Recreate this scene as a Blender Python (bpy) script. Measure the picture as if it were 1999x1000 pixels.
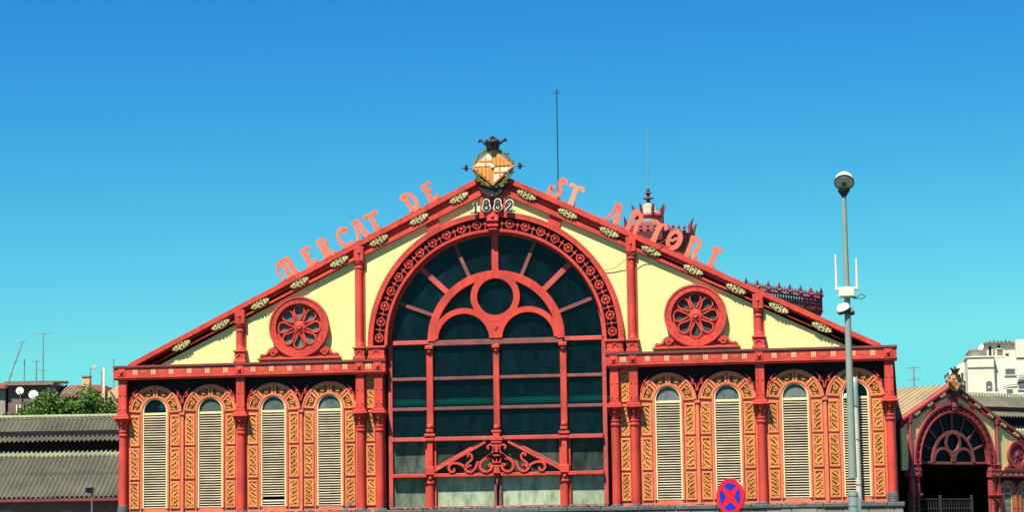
import bpy, math, random
from mathutils import Matrix, Vector
random.seed(1882)
R = math.radians
scene = bpy.context.scene
col = scene.collection
for o in list(bpy.data.objects):
    bpy.data.objects.remove(o)

# ------------------------------------------------------------------ camera
cam_d = bpy.data.cameras.new('camera')
cam = bpy.data.objects.new('camera', cam_d)
col.objects.link(cam)
scene.camera = cam
cam_d.sensor_width = 36.0
cam_d.lens = 36.0 * 4600 / 1999.0
cam_d.clip_start = 0.5
cam_d.clip_end = 4000
yaw, pitch, roll = R(-9.353), R(6.85), R(-0.828)
Fw = Vector((math.sin(yaw)*math.cos(pitch), math.cos(yaw)*math.cos(pitch), math.sin(pitch)))
Rt0 = Vector((math.cos(yaw), -math.sin(yaw), 0))
Up0 = Rt0.cross(Fw)
Rt = Rt0*math.cos(roll) + Up0*math.sin(roll)
Up = -Rt0*math.sin(roll) + Up0*math.cos(roll)
mw = Matrix(((Rt.x, Up.x, -Fw.x, 14.644), (Rt.y, Up.y, -Fw.y, -84.649), (Rt.z, Up.z, -Fw.z, -1.4), (0, 0, 0, 1)))
cam.matrix_world = mw

# ------------------------------------------------------------------ world and sun
SUN_EL, SUN_AZ = 61.0, 21.0          # azimuth to the left of the facade's normal
w = bpy.data.worlds.new('World')
scene.world = w
w.use_nodes = True
nt = w.node_tree
nt.nodes.clear()
sky = nt.nodes.new('ShaderNodeTexSky')
sky.sky_type = 'NISHITA'
sky.sun_disc = False
sky.sun_elevation = R(SUN_EL)
sky.sun_rotation = R(180 + SUN_AZ)
sky.altitude = 0
sky.air_density = 1.0
sky.dust_density = 0.35
sky.ozone_density = 2.2
# film response of the photograph, the same over the whole sky: channel = k * radiance ** p
SKY_S, EXPO = 0.050, 1.33
unit = SKY_S * 2**EXPO
sep = nt.nodes.new('ShaderNodeSeparateColor')
com = nt.nodes.new('ShaderNodeCombineColor')
nt.links.new(sky.outputs[0], sep.inputs[0])
for i, (k, p, top) in enumerate(((1.30, 2.52, 0.47), (1.68, 1.72, 0.65), (1.04, 0.63, 0.74))):
    a = nt.nodes.new('ShaderNodeMath'); a.operation = 'MULTIPLY'; a.inputs[1].default_value = 0.1045
    c = nt.nodes.new('ShaderNodeMath'); c.operation = 'MINIMUM'; c.inputs[1].default_value = top
    d = nt.nodes.new('ShaderNodeMath'); d.operation = 'POWER'; d.inputs[1].default_value = p
    e = nt.nodes.new('ShaderNodeMath'); e.operation = 'MULTIPLY'; e.inputs[1].default_value = k/unit
    nt.links.new(sep.outputs[i], a.inputs[0]); nt.links.new(a.outputs[0], c.inputs[0]); nt.links.new(c.outputs[0], d.inputs[0])
    nt.links.new(d.outputs[0], e.inputs[0]); nt.links.new(e.outputs[0], com.inputs[i])
bgn = nt.nodes.new('ShaderNodeBackground')
bgn.inputs['Strength'].default_value = SKY_S
out = nt.nodes.new('ShaderNodeOutputWorld')
nt.links.new(com.outputs[0], bgn.inputs['Color'])
nt.links.new(bgn.outputs[0], out.inputs['Surface'])

sun_d = bpy.data.lights.new('sun', 'SUN')
sun_d.energy = 5.0
sun_d.angle = R(0.5)
sun_d.color = (1.0, 0.93, 0.80)
sun = bpy.data.objects.new('sun', sun_d)
col.objects.link(sun)
sdir = Vector((-math.sin(R(SUN_AZ))*math.cos(R(SUN_EL)), -math.cos(R(SUN_AZ))*math.cos(R(SUN_EL)), math.sin(R(SUN_EL))))
sun.rotation_euler = sdir.to_track_quat('Z', 'Y').to_euler()
sun.location = (-20, -60, 60)

scene.view_settings.view_transform = 'Standard'
scene.view_settings.look = 'None'
scene.view_settings.exposure = EXPO
scene.view_settings.gamma = 1.0
scene.view_settings.use_curve_mapping = False
scene.render.engine = 'CYCLES'
scene.render.resolution_x = 1024
scene.render.resolution_y = 513

# ------------------------------------------------------------------ materials
M = {}
ALB = 0.78                            # the picture is exposed generously: keep paints at their real, darker albedo
def mat(name, base, rough=0.6, dark=None, nscale=1.2, amount=0.5, fine=14.0, bump=0.0, bscale=40.0,
        spot=None, spot_scale=6.0, spot_level=0.68, streak=0.0, rnd=0.0, spec=0.35, metal=0.0):
    """procedural paint or stone: two octaves of tone change, optional chips or dirt, optional rain streaks"""
    base = tuple(c*ALB for c in base)
    if dark: dark = tuple(c*ALB for c in dark)
    if spot: spot = tuple(c*ALB for c in spot)
    m = bpy.data.materials.new(name)
    m.use_nodes = True
    t = m.node_tree
    N, L = t.nodes, t.links
    b = N['Principled BSDF']
    b.inputs['Roughness'].default_value = rough
    b.inputs['Specular IOR Level'].default_value = spec
    b.inputs['Metallic'].default_value = metal
    geo = N.new('ShaderNodeNewGeometry')
    if dark is None:
        dark = tuple(c*0.72 for c in base)
    n1 = N.new('ShaderNodeTexNoise'); n1.inputs['Scale'].default_value = nscale; n1.inputs['Detail'].default_value = 6
    n2 = N.new('ShaderNodeTexNoise'); n2.inputs['Scale'].default_value = fine; n2.inputs['Detail'].default_value = 4
    L.new(geo.outputs['Position'], n1.inputs['Vector']); L.new(geo.outputs['Position'], n2.inputs['Vector'])
    add = N.new('ShaderNodeMath'); add.operation = 'MULTIPLY_ADD'; add.inputs[1].default_value = 0.45
    L.new(n2.outputs[0], add.inputs[0]); L.new(n1.outputs[0], add.inputs[2])
    mr = N.new('ShaderNodeMapRange'); mr.inputs[1].default_value = 0.57; mr.inputs[2].default_value = 0.92
    mr.inputs[3].default_value = 0.0; mr.inputs[4].default_value = amount
    L.new(add.outputs[0], mr.inputs[0])
    mx = N.new('ShaderNodeMix'); mx.data_type = 'RGBA'
    mx.inputs[6].default_value = (*base, 1); mx.inputs[7].default_value = (*dark, 1)
    L.new(mr.outputs[0], mx.inputs[0])
    cur = mx.outputs[2]
    if streak > 0:
        mp = N.new('ShaderNodeMapping'); mp.inputs['Scale'].default_value = (5.0, 5.0, 0.35)
        L.new(geo.outputs['Position'], mp.inputs['Vector'])
        n3 = N.new('ShaderNodeTexNoise'); n3.inputs['Scale'].default_value = 1.0; n3.inputs['Detail'].default_value = 5
        L.new(mp.outputs[0], n3.inputs['Vector'])
        r3 = N.new('ShaderNodeMapRange'); r3.inputs[1].default_value = 0.52; r3.inputs[2].default_value = 0.8
        r3.inputs[4].default_value = streak
        L.new(n3.outputs[0], r3.inputs[0])
        m3 = N.new('ShaderNodeMix'); m3.data_type = 'RGBA'
        m3.inputs[7].default_value = (*(c*0.45 for c in dark), 1)
        L.new(r3.outputs[0], m3.inputs[0]); L.new(cur, m3.inputs[6]); cur = m3.outputs[2]
    if spot is not None:
        n4 = N.new('ShaderNodeTexNoise'); n4.inputs['Scale'].default_value = spot_scale; n4.inputs['Detail'].default_value = 8
        n4.inputs['Roughness'].default_value = 0.7
        L.new(geo.outputs['Position'], n4.inputs['Vector'])
        r4 = N.new('ShaderNodeMapRange'); r4.inputs[1].default_value = spot_level; r4.inputs[2].default_value = spot_level+0.05
        L.new(n4.outputs[0], r4.inputs[0])
        m4 = N.new('ShaderNodeMix'); m4.data_type = 'RGBA'; m4.inputs[7].default_value = (*spot, 1)
        L.new(r4.outputs[0], m4.inputs[0]); L.new(cur, m4.inputs[6]); cur = m4.outputs[2]
    if rnd > 0:
        oi = N.new('ShaderNodeObjectInfo')
        h = N.new('ShaderNodeHueSaturation')
        mv = N.new('ShaderNodeMapRange'); mv.inputs[3].default_value = 1-rnd; mv.inputs[4].default_value = 1+rnd*0.5
        L.new(oi.outputs['Random'], mv.inputs[0]); L.new(mv.outputs[0], h.inputs['Value'])
        L.new(cur, h.inputs['Color']); cur = h.outputs[0]
    L.new(cur, b.inputs['Base Color'])
    if bump > 0:
        nb = N.new('ShaderNodeTexNoise'); nb.inputs['Scale'].default_value = bscale; nb.inputs['Detail'].default_value = 5
        L.new(geo.outputs['Position'], nb.inputs['Vector'])
        bm = N.new('ShaderNodeBump'); bm.inputs['Strength'].default_value = bump; bm.inputs['Distance'].default_value = 0.02
        L.new(nb.outputs[0], bm.inputs['Height']); L.new(bm.outputs[0], b.inputs['Normal'])
    M[name] = m
    return m

mat('red_paint', (0.67, 0.072, 0.047), 0.5, (0.34, 0.038, 0.031), 1.1, 0.75, 20, 0.15, 60, spot=(0.16, 0.05, 0.04), spot_scale=9, spot_level=0.72, streak=0.55, rnd=0.08, spec=0.2)
mat('worn_red', (0.58, 0.072, 0.050), 0.65, (0.30, 0.05, 0.045), 1.6, 0.9, 22, 0.25, 50, spot=(0.34, 0.26, 0.20), spot_scale=8, spot_level=0.60, rnd=0.12)
mat('old_red', (0.40, 0.055, 0.050), 0.65, (0.24, 0.04, 0.04), 1.2, 0.9, 18, 0.2, 50, spot=(0.20, 0.10, 0.09), spot_scale=8, spot_level=0.66)
mat('bare_wood', (0.27, 0.070, 0.055), 0.75, (0.13, 0.050, 0.045), 2.0, 0.9, 22, 0.25, 50, spot=(0.36, 0.29, 0.20), spot_scale=7, spot_level=0.64, rnd=0.15)
mat('salmon_iron', (0.72, 0.175, 0.085), 0.55, (0.56, 0.115, 0.06), 1.3, 0.7, 20, 0.15, 60, spot=(0.20, 0.08, 0.05), spot_scale=9, spot_level=0.68, streak=0.5)
mat('cream_plaster', (0.80, 0.71, 0.285), 0.8, (0.72, 0.60, 0.22), 0.5, 0.6, 9, 0.1, 30, streak=0.26, spot=(0.60, 0.45, 0.19), spot_scale=3.0, spot_level=0.69)
mat('glazed_border', (0.78, 0.255, 0.088), 0.4, (0.56, 0.145, 0.055), 2.5, 0.8, 24, 0.1, 60, spot=(0.34, 0.16, 0.07), spot_scale=10, spot_level=0.70, rnd=0.14)
mat('ochre_ground', (0.20, 0.070, 0.012), 0.5, (0.13, 0.042, 0.008), 3, 0.8, 26, 0.2, 60, rnd=0.15)
mat('glazed_relief', (0.72, 0.315, 0.080), 0.4, (0.50, 0.18, 0.040), 3, 0.9, 26, 0.1, 60, spot=(0.80, 0.56, 0.30), spot_scale=2.2, spot_level=0.68, rnd=0.2)
mat('louvre_cream', (0.70, 0.60, 0.41), 0.6, (0.46, 0.37, 0.25), 2.0, 0.7, 18, 0.1, 50, spot=(0.30, 0.22, 0.15), spot_scale=7, spot_level=0.71, rnd=0.13)
mat('frame_cream', (0.80, 0.66, 0.33), 0.6, (0.68, 0.50, 0.22), 2.0, 0.6, 18)
mat('medallion', (0.62, 0.58, 0.27), 0.5, (0.44, 0.42, 0.16), 3.0, 0.9, 26, rnd=0.08)
mat('mark_paint', (0.72, 0.52, 0.26), 0.7, (0.62, 0.32, 0.15), 4.0, 1.0, 20)
mat('faint_paint', (0.64, 0.15, 0.085), 0.7, (0.58, 0.10, 0.06), 4.0, 1.0, 20)
mat('sign_orange', (0.88, 0.19, 0.105), 0.5, (0.76, 0.125, 0.06), 1.5, 0.8, 20, rnd=0.10)
mat('sign_pale', (0.74, 0.30, 0.17), 0.5, (0.70, 0.20, 0.11), 1.5, 0.8, 20)
mat('black_iron', (0.020, 0.016, 0.022), 0.5, (0.012, 0.01, 0.014), 3, 0.6, 20)
mat('wreath_green', (0.20, 0.22, 0.045), 0.5, (0.09, 0.12, 0.03), 6, 0.9, 26, rnd=0.1)
mat('shield_orange', (0.68, 0.21, 0.055), 0.45, (0.6, 0.15, 0.04), 4, 0.7, 20)
mat('shield_yellow', (0.74, 0.36, 0.055), 0.45, (0.66, 0.27, 0.04), 4, 0.7, 20)
mat('shield_cream', (0.80, 0.68, 0.42), 0.45, (0.74, 0.52, 0.28), 4, 0.7, 20)
mat('digit_white', (0.82, 0.79, 0.62), 0.6)
mat('digit_black', (0.020, 0.022, 0.020), 0.6)
mat('plinth_stone', (0.105, 0.12, 0.115), 0.85, (0.055, 0.06, 0.065), 1.8, 0.9, 12, 0.5, 20, spot=(0.34, 0.31, 0.22), spot_scale=4, spot_level=0.64)
mat('ashlar', (0.30, 0.27, 0.20), 0.85, (0.17, 0.15, 0.12), 1.2, 0.9, 12, 0.5, 20, rnd=0.15)
mat('debris', (0.32, 0.30, 0.23), 0.9, (0.12, 0.12, 0.10), 4, 1.0, 20, rnd=0.3)
mat('iron_base', (0.085, 0.085, 0.10), 0.7, (0.05, 0.05, 0.06), 3, 0.9, 20, 0.2, 40)
mat('corrugated', (0.125, 0.118, 0.078), 0.85, (0.07, 0.07, 0.052), 0.8, 0.9, 9, 0.2, 30, streak=0.3, rnd=0.14)
mat('corrugated_pale', (0.30, 0.31, 0.19), 0.85, (0.20, 0.22, 0.14), 1.0, 0.8, 9, 0.2, 30, rnd=0.10)
mat('brown_tile', (0.30, 0.225, 0.125), 0.85, (0.20, 0.15, 0.09), 0.9, 0.9, 9, 0.3, 30, rnd=0.12)
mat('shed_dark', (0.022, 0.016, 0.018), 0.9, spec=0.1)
mat('gutter_red', (0.20, 0.045, 0.045), 0.6, (0.12, 0.03, 0.035), 1.0, 0.9, 14)
mat('iron_maroon', (0.24, 0.042, 0.050), 0.6, (0.10, 0.025, 0.035), 2.0, 0.9, 14)
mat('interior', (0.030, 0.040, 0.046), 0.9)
mat('green_beam', (0.03, 0.80, 0.28), 0.5)
mat('pole_grey', (0.27, 0.315, 0.24), 0.5, (0.20, 0.25, 0.20), 1.2, 0.8, 14, rnd=0.0)
mat('pole_base', (0.17, 0.245, 0.225), 0.55, (0.11, 0.17, 0.16), 1.5, 0.8, 16)
mat('lamp_white', (0.80, 0.76, 0.64), 0.45, (0.70, 0.66, 0.54), 3, 0.5, 18)
mat('lamp_lens', (0.80, 0.74, 0.46), 0.15, (0.5, 0.52, 0.28), 9, 1.0, 30)
mat('lamp_dark', (0.045, 0.04, 0.045), 0.5)
mat('box_white', (0.72, 0.68, 0.52), 0.5, (0.58, 0.54, 0.40), 3, 0.7, 18)
mat('pipe_pale', (0.52, 0.53, 0.40), 0.45, (0.42, 0.44, 0.34), 2, 0.8, 16)
mat('pipe_teal', (0.20, 0.28, 0.25), 0.45, (0.15, 0.21, 0.2), 2, 0.8, 16)
mat('sign_red', (0.74, 0.010, 0.022), 0.35, (0.66, 0.008, 0.018), 3, 0.5, 20)
mat('sign_blue', (0.010, 0.030, 0.46), 0.35, (0.008, 0.02, 0.38), 3, 0.5, 20)
mat('steel', (0.35, 0.36, 0.36), 0.4, metal=0.6)
mat('antenna_grey', (0.22, 0.23, 0.25), 0.5)
mat('asphalt', (0.050, 0.050, 0.052), 0.9, (0.036, 0.036, 0.038), 0.3, 0.9, 30, 0.3, 60)
mat('paving', (0.075, 0.073, 0.07), 0.85, (0.055, 0.053, 0.05), 0.5, 0.9, 20, 0.2, 40)
mat('kerb', (0.33, 0.32, 0.30), 0.8)
mat('road_paint', (0.75, 0.75, 0.72), 0.7)
mat('soil', (0.09, 0.08, 0.06), 0.95, (0.06, 0.055, 0.04), 0.1, 0.9, 3)
mat('house_brown', (0.20, 0.135, 0.115), 0.85, (0.13, 0.09, 0.08), 0.7, 0.9, 9, streak=0.4)
mat('house_ochre', (0.62, 0.42, 0.20), 0.85, (0.50, 0.33, 0.16), 0.7, 0.9, 9, streak=0.25)
mat('house_grey', (0.36, 0.35, 0.28), 0.85, (0.25, 0.25, 0.2), 0.7, 0.9, 9, streak=0.3)
mat('old_tile', (0.33, 0.23, 0.14), 0.9, (0.21, 0.15, 0.10), 1.4, 1.0, 12, 0.4, 30, rnd=0.2)
mat('roof_red', (0.42, 0.085, 0.065), 0.8, (0.3, 0.06, 0.05), 1.0, 0.9, 10)
mat('render_white', (0.74, 0.70, 0.55), 0.85, (0.62, 0.59, 0.45), 0.5, 0.8, 7, streak=0.25)
mat('render_pale', (0.68, 0.68, 0.56), 0.85, (0.58, 0.58, 0.48), 0.5, 0.8, 7, streak=0.25)
mat('coping_brown', (0.28, 0.17, 0.13), 0.8)
mat('shutter', (0.12, 0.11, 0.14), 0.7)
mat('dark_opening', (0.020, 0.020, 0.026), 0.6)
mat('cable', (0.10, 0.085, 0.07), 0.6)
mat('cable_pale', (0.55, 0.47, 0.32), 0.6)
mat('bark', (0.10, 0.075, 0.05), 0.9, (0.06, 0.045, 0.03), 6, 0.9, 30, 0.5, 40)
mat('fence_grey', (0.045, 0.05, 0.045), 0.8, spec=0.1)

def leaf_mat(name, a, b):
    m = bpy.data.materials.new(name); m.use_nodes = True
    t = m.node_tree; N, L = t.nodes, t.links
    p = N['Principled BSDF']; p.inputs['Roughness'].default_value = 0.55; p.inputs['Specular IOR Level'].default_value = 0.25
    geo = N.new('ShaderNodeNewGeometry')
    mx = N.new('ShaderNodeMix'); mx.data_type = 'RGBA'
    mx.inputs[6].default_value = (*a, 1); mx.inputs[7].default_value = (*b, 1)
    L.new(geo.outputs['Random Per Island'], mx.inputs[0])
    L.new(mx.outputs[2], p.inputs['Base Color'])
    tr = N.new('ShaderNodeBsdfTranslucent'); L.new(mx.outputs[2], tr.inputs['Color'])
    ms = N.new('ShaderNodeMixShader'); ms.inputs[0].default_value = 0.28
    L.new(p.outputs[0], ms.inputs[1]); L.new(tr.outputs[0], ms.inputs[2])
    L.new(ms.outputs[0], N['Material Output'].inputs['Surface'])
    M[name] = m
leaf_mat('leaf', (0.030, 0.085, 0.016), (0.115, 0.21, 0.035))
leaf_mat('leaf_dark', (0.018, 0.055, 0.014), (0.05, 0.12, 0.03))

def glass_mat(name, tint, dust, dust_amt, lo, hi, rough=0.06):
    """window glass: thin tinted pane that mirrors a little, with settled dust as a diffuse film"""
    m = bpy.data.materials.new(name); m.use_nodes = True
    t = m.node_tree; N, L = t.nodes, t.links
    N.remove(N['Principled BSDF'])
    geo = N.new('ShaderNodeNewGeometry')
    trn = N.new('ShaderNodeBsdfTransparent'); trn.inputs[0].default_value = (*tint, 1)
    gl = N.new('ShaderNodeBsdfGlossy'); gl.inputs['Roughness'].default_value = rough
    gl.inputs['Color'].default_value = (0.55, 0.8, 0.8, 1)
    fr = N.new('ShaderNodeFresnel'); fr.inputs[0].default_value = 1.22
    m1 = N.new('ShaderNodeMixShader')
    L.new(fr.outputs[0], m1.inputs[0]); L.new(trn.outputs[0], m1.inputs[1]); L.new(gl.outputs[0], m1.inputs[2])
    df = N.new('ShaderNodeBsdfDiffuse'); df.inputs[0].default_value = (*dust, 1)
    mp = N.new('ShaderNodeMapping'); mp.inputs['Scale'].default_value = (2.2, 2.2, 0.8)
    L.new(geo.outputs['Position'], mp.inputs['Vector'])
    n = N.new('ShaderNodeTexNoise'); n.inputs['Scale'].default_value = 1.6; n.inputs['Detail'].default_value = 7; n.inputs['Roughness'].default_value = 0.65
    L.new(mp.outputs[0], n.inputs['Vector'])
    mr = N.new('ShaderNodeMapRange'); mr.inputs[1].default_value = lo; mr.inputs[2].default_value = hi
    mr.inputs[3].default_value = dust_amt*0.25; mr.inputs[4].default_value = dust_amt
    L.new(n.outputs[0], mr.inputs[0])
    oi = N.new('ShaderNodeObjectInfo')
    rr = N.new('ShaderNodeMapRange'); rr.inputs[3].default_value = 0.45; rr.inputs[4].default_value = 1.35
    L.new(oi.outputs['Random'], rr.inputs[0])
    mu = N.new('ShaderNodeMath'); mu.operation = 'MULTIPLY'; mu.use_clamp = True
    L.new(mr.outputs[0], mu.inputs[0]); L.new(rr.outputs[0], mu.inputs[1])
    m2 = N.new('ShaderNodeMixShader')
    L.new(mu.outputs[0], m2.inputs[0]); L.new(m1.outputs[0], m2.inputs[1]); L.new(df.outputs[0], m2.inputs[2])
    L.new(m2.outputs[0], N['Material Output'].inputs['Surface'])
    M[name] = m
glass_mat('glass_dark', (0.68, 0.85, 0.90), (0.02, 0.075, 0.10), 0.17, 0.35, 0.75)
glass_mat('glass_dim', (0.3, 0.4, 0.42), (0.01, 0.015, 0.02), 0.3, 0.35, 0.75, 0.4)
glass_mat('glass_dusty', (0.25, 0.45, 0.42), (0.16, 0.22, 0.17), 0.55, 0.35, 0.70)
glass_mat('glass_pale', (0.4, 0.5, 0.45), (0.30, 0.36, 0.24), 0.95, 0.25, 0.65)
glass_mat('glass_frost', (0.3, 0.36, 0.36), (0.115, 0.145, 0.135), 0.9, 0.2, 0.55, 0.3)

# ------------------------------------------------------------------ mesh helpers
def smooth_pts(pts, n=6):
    """Catmull-Rom through 2-D or 3-D points"""
    P = [Vector(p) for p in pts]
    out = []
    for i in range(len(P)-1):
        p0 = P[max(i-1, 0)]; p1 = P[i]; p2 = P[i+1]; p3 = P[min(i+2, len(P)-1)]
        for k in range(n):
            t = k/n
            out.append(0.5*((2*p1) + (p2-p0)*t + (2*p0-5*p1+4*p2-p3)*t*t + (3*p1-p0-3*p2+p3)*t**3))
    out.append(P[-1])
    return out

def spiral(cx, cz, r0, r1, a0, a1, n=14):
    return [(cx + (r0+(r1-r0)*k/n)*math.cos(a0+(a1-a0)*k/n), cz + (r0+(r1-r0)*k/n)*math.sin(a0+(a1-a0)*k/n)) for k in range(n+1)]

class MB:
    def __init__(self):
        self.v, self.f = [], []
    def add(self, vs, fs):
        b = len(self.v)
        self.v += [tuple(p) for p in vs]
        self.f += [tuple(i+b for i in f) for f in fs]
        return self
    def box(self, x0, x1, y0, y1, z0, z1):
        return self.add([(x0,y0,z0),(x1,y0,z0),(x1,y1,z0),(x0,y1,z0),(x0,y0,z1),(x1,y0,z1),(x1,y1,z1),(x0,y1,z1)],
                        [(0,3,2,1),(4,5,6,7),(0,1,5,4),(1,2,6,5),(2,3,7,6),(3,0,4,7)])
    def cbox(self, x0, x1, y0, y1, z0, z1, c=0.015):
        """box with chamfered front edges"""
        self.add([(x0,y1,z0),(x1,y1,z0),(x1,y1,z1),(x0,y1,z1),(x0,y0+c,z0),(x1,y0+c,z0),(x1,y0+c,z1),(x0,y0+c,z1),
                  (x0+c,y0,z0+c),(x1-c,y0,z0+c),(x1-c,y0,z1-c),(x0+c,y0,z1-c)],
                 [(3,2,1,0),(0,1,5,4),(1,2,6,5),(2,3,7,6),(3,0,4,7),(4,5,9,8),(5,6,10,9),(6,7,11,10),(7,4,8,11),(8,9,10,11)])
        return self
    def poly(self, pts, y0, y1):
        """polygon in the x-z plane given counter-clockwise seen from the front (-y), extruded to y1"""
        n = len(pts)
        a = sum(pts[i][0]*pts[(i+1) % n][1]-pts[(i+1) % n][0]*pts[i][1] for i in range(n))
        if a < 0:
            pts = pts[::-1]
        vs = [(p[0], y0, p[1]) for p in pts] + [(p[0], y1, p[1]) for p in pts]
        fs = [tuple(range(n)), tuple(range(2*n-1, n-1, -1))]
        fs += [(i+n, (i+1) % n+n, (i+1) % n, i) for i in range(n)]
        return self.add(vs, fs)
    def ribbon(self, pts, width, y0, y1, closed=False):
        P = [Vector((p[0], p[1])) for p in pts]
        n = len(P)
        vs = []
        for i in range(n):
            if closed:
                d = P[(i+1) % n]-P[i-1]
            else:
                d = P[min(i+1, n-1)]-P[max(i-1, 0)]
            if d.length < 1e-9: d = Vector((1, 0))
            d.normalize()
            nn = Vector((-d.y, d.x))
            wd = (width[i] if isinstance(width, (list, tuple)) else width)/2
            a, b = P[i]+nn*wd, P[i]-nn*wd
            vs += [(a.x,y0,a.y),(b.x,y0,b.y),(b.x,y1,b.y),(a.x,y1,a.y)]
        fs = []
        for i in range(n if closed else n-1):
            p, q = 4*i, 4*((i+1) % n)
            for k in range(4):
                fs.append((p+k, q+k, q+(k+1) % 4, p+(k+1) % 4)[::-1])
        if not closed:
            fs += [(0,1,2,3)[::-1], tuple(4*(n-1)+k for k in (0,1,2,3))]
        return self.add(vs, fs)
    def arc(self, cx, cz, r0, r1, a0, a1, y0, y1, n=24):
        pts = []
        full = abs(a1-a0) > 2*math.pi-1e-4
        for k in range(n if full else n+1):
            a = a0+(a1-a0)*k/n
            pts.append((cx+(r0+r1)/2*math.cos(a), cz+(r0+r1)/2*math.sin(a)))
        return self.ribbon(pts, abs(r1-r0), y0, y1, closed=full)
    def lathe(self, prof, cx=0, cy=0, n=18, axis='z'):
        vs = []
        for r, z in prof:
            for k in range(n):
                a = 2*math.pi*k/n
                if axis == 'z': vs.append((cx+r*math.cos(a), cy+r*math.sin(a), z))
                else: vs.append((cx+r*math.cos(a), -z, cy+r*math.sin(a)))
        fs = []
        for i in range(len(prof)-1):
            for k in range(n):
                fs.append((i*n+k, i*n+(k+1) % n, (i+1)*n+(k+1) % n, (i+1)*n+k))
        fs.append(tuple(range(n))[::-1]); fs.append(tuple((len(prof)-1)*n+k for k in range(n)))
        return self.add(vs, fs)
    def tube(self, pts, r, n=8):
        P = [Vector(p) for p in pts]
        vs, m = [], len(P)
        prev = None
        for i in range(m):
            d = (P[min(i+1, m-1)]-P[max(i-1, 0)])
            if d.length < 1e-9: d = Vector((0,0,1))
            d.normalize()
            u = prev if prev is not None and abs(prev.dot(d)) < 0.95 else (Vector((1,0,0)) if abs(d.x) < 0.9 else Vector((0,1,0)))
            u = (u-d*u.dot(d)).normalized(); prev = u
            q = d.cross(u)
            rr = r[i] if isinstance(r, (list, tuple)) else r
            for k in range(n):
                a = 2*math.pi*k/n
                vs.append(P[i]+u*(rr*math.cos(a))+q*(rr*math.sin(a)))
        fs = []
        for i in range(m-1):
            for k in range(n):
                fs.append((i*n+k, i*n+(k+1) % n, (i+1)*n+(k+1) % n, (i+1)*n+k))
        fs.append(tuple(range(n))[::-1]); fs.append(tuple((m-1)*n+k for k in range(n)))
        return self.add(vs, fs)
    def ball(self, c, r, nu=10, nv=6, sc=(1,1,1)):
        vs, fs = [], []
        for j in range(nv+1):
            t = math.pi*j/nv
            for i in range(nu):
                a = 2*math.pi*i/nu
                vs.append((c[0]+sc[0]*r*math.sin(t)*math.cos(a), c[1]+sc[1]*r*math.sin(t)*math.sin(a), c[2]-sc[2]*r*math.cos(t)))
        for j in range(nv):
            for i in range(nu):
                fs.append((j*nu+i, j*nu+(i+1) % nu, (j+1)*nu+(i+1) % nu, (j+1)*nu+i))
        return self.add(vs, fs)
    def mesh(self, name, m, sharp=35):
        me = bpy.data.meshes.new(name)
        me.from_pydata(self.v, [], self.f)
        me.validate()
        me.polygons.foreach_set('use_smooth', [True]*len(me.polygons))
        me.set_sharp_from_angle(angle=R(sharp))
        if m: me.materials.append(M[m])
        me.update()
        return me
    def build(self, name, m, parent=None, loc=(0,0,0), sharp=35):
        return link(name, self.mesh(name, m, sharp), parent, loc)

def link(name, me, parent=None, loc=(0,0,0), rot=(0,0,0), scale=None):
    o = bpy.data.objects.new(name, me)
    col.objects.link(o)
    o.location = loc
    o.rotation_euler = rot
    if scale: o.scale = scale
    o.parent = parent
    return o

def tag(o, label, cat, group=None, kind=None):
    o['label'] = label; o['category'] = cat
    if group: o['group'] = group
    if kind: o['kind'] = kind
    return o
def empty(name, loc=(0,0,0), rz=0.0):
    o = bpy.data.objects.new(name, None)
    col.objects.link(o); o.location = loc; o.rotation_euler = (0,0,rz)
    o.empty_display_size = 0.5
    return o
def struct(name, mb, m):
    o = mb.build(name, m); o['kind'] = 'structure'; return o

# ------------------------------------------------------------------ ground
GZ = -3.0
struct('ground', MB().add([(-1500,-1500,GZ-0.02),(1500,-1500,GZ-0.02),(1500,1500,GZ-0.02),(-1500,1500,GZ-0.02)], [(0,1,2,3)]), 'soil')
struct('road', MB().box(-160, 160, -44, -28, GZ-0.3, GZ), 'asphalt')
struct('pavement', MB().box(-120, 120, -27.85, 120, GZ-0.3, GZ+0.13), 'paving')
struct('near_pavement', MB().box(-120, 120, -110, -44.15, GZ-0.3, GZ+0.12), 'paving')
struct('kerb', MB().box(-120, 120, -28.0, -27.85, GZ-0.3, GZ+0.135), 'kerb')
struct('near_kerb', MB().box(-120, 120, -44.15, -44.0, GZ-0.3, GZ+0.125), 'kerb')
lm = MB()
for k in range(-20, 21):
    lm.box(k*5-1.2, k*5+1.2, -36.08, -35.92, GZ-0.05, GZ+0.004)
struct('lane_marking', lm, 'road_paint')

# ------------------------------------------------------------------ facade kit (local frame: x right, z up from the plinth top, front = -y)
GY = 0.25                                   # plane of the gable plaster
YW = 0.34                                   # plane of the wall; the frieze front is y = 0
APEX, SLOPE = 12.13, 0.488
def rake(x): return APEX - SLOPE*abs(x)
ACZ, AR = 5.82, 4.76                        # big arch: centre height, outer radius
PI = math.pi

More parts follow.
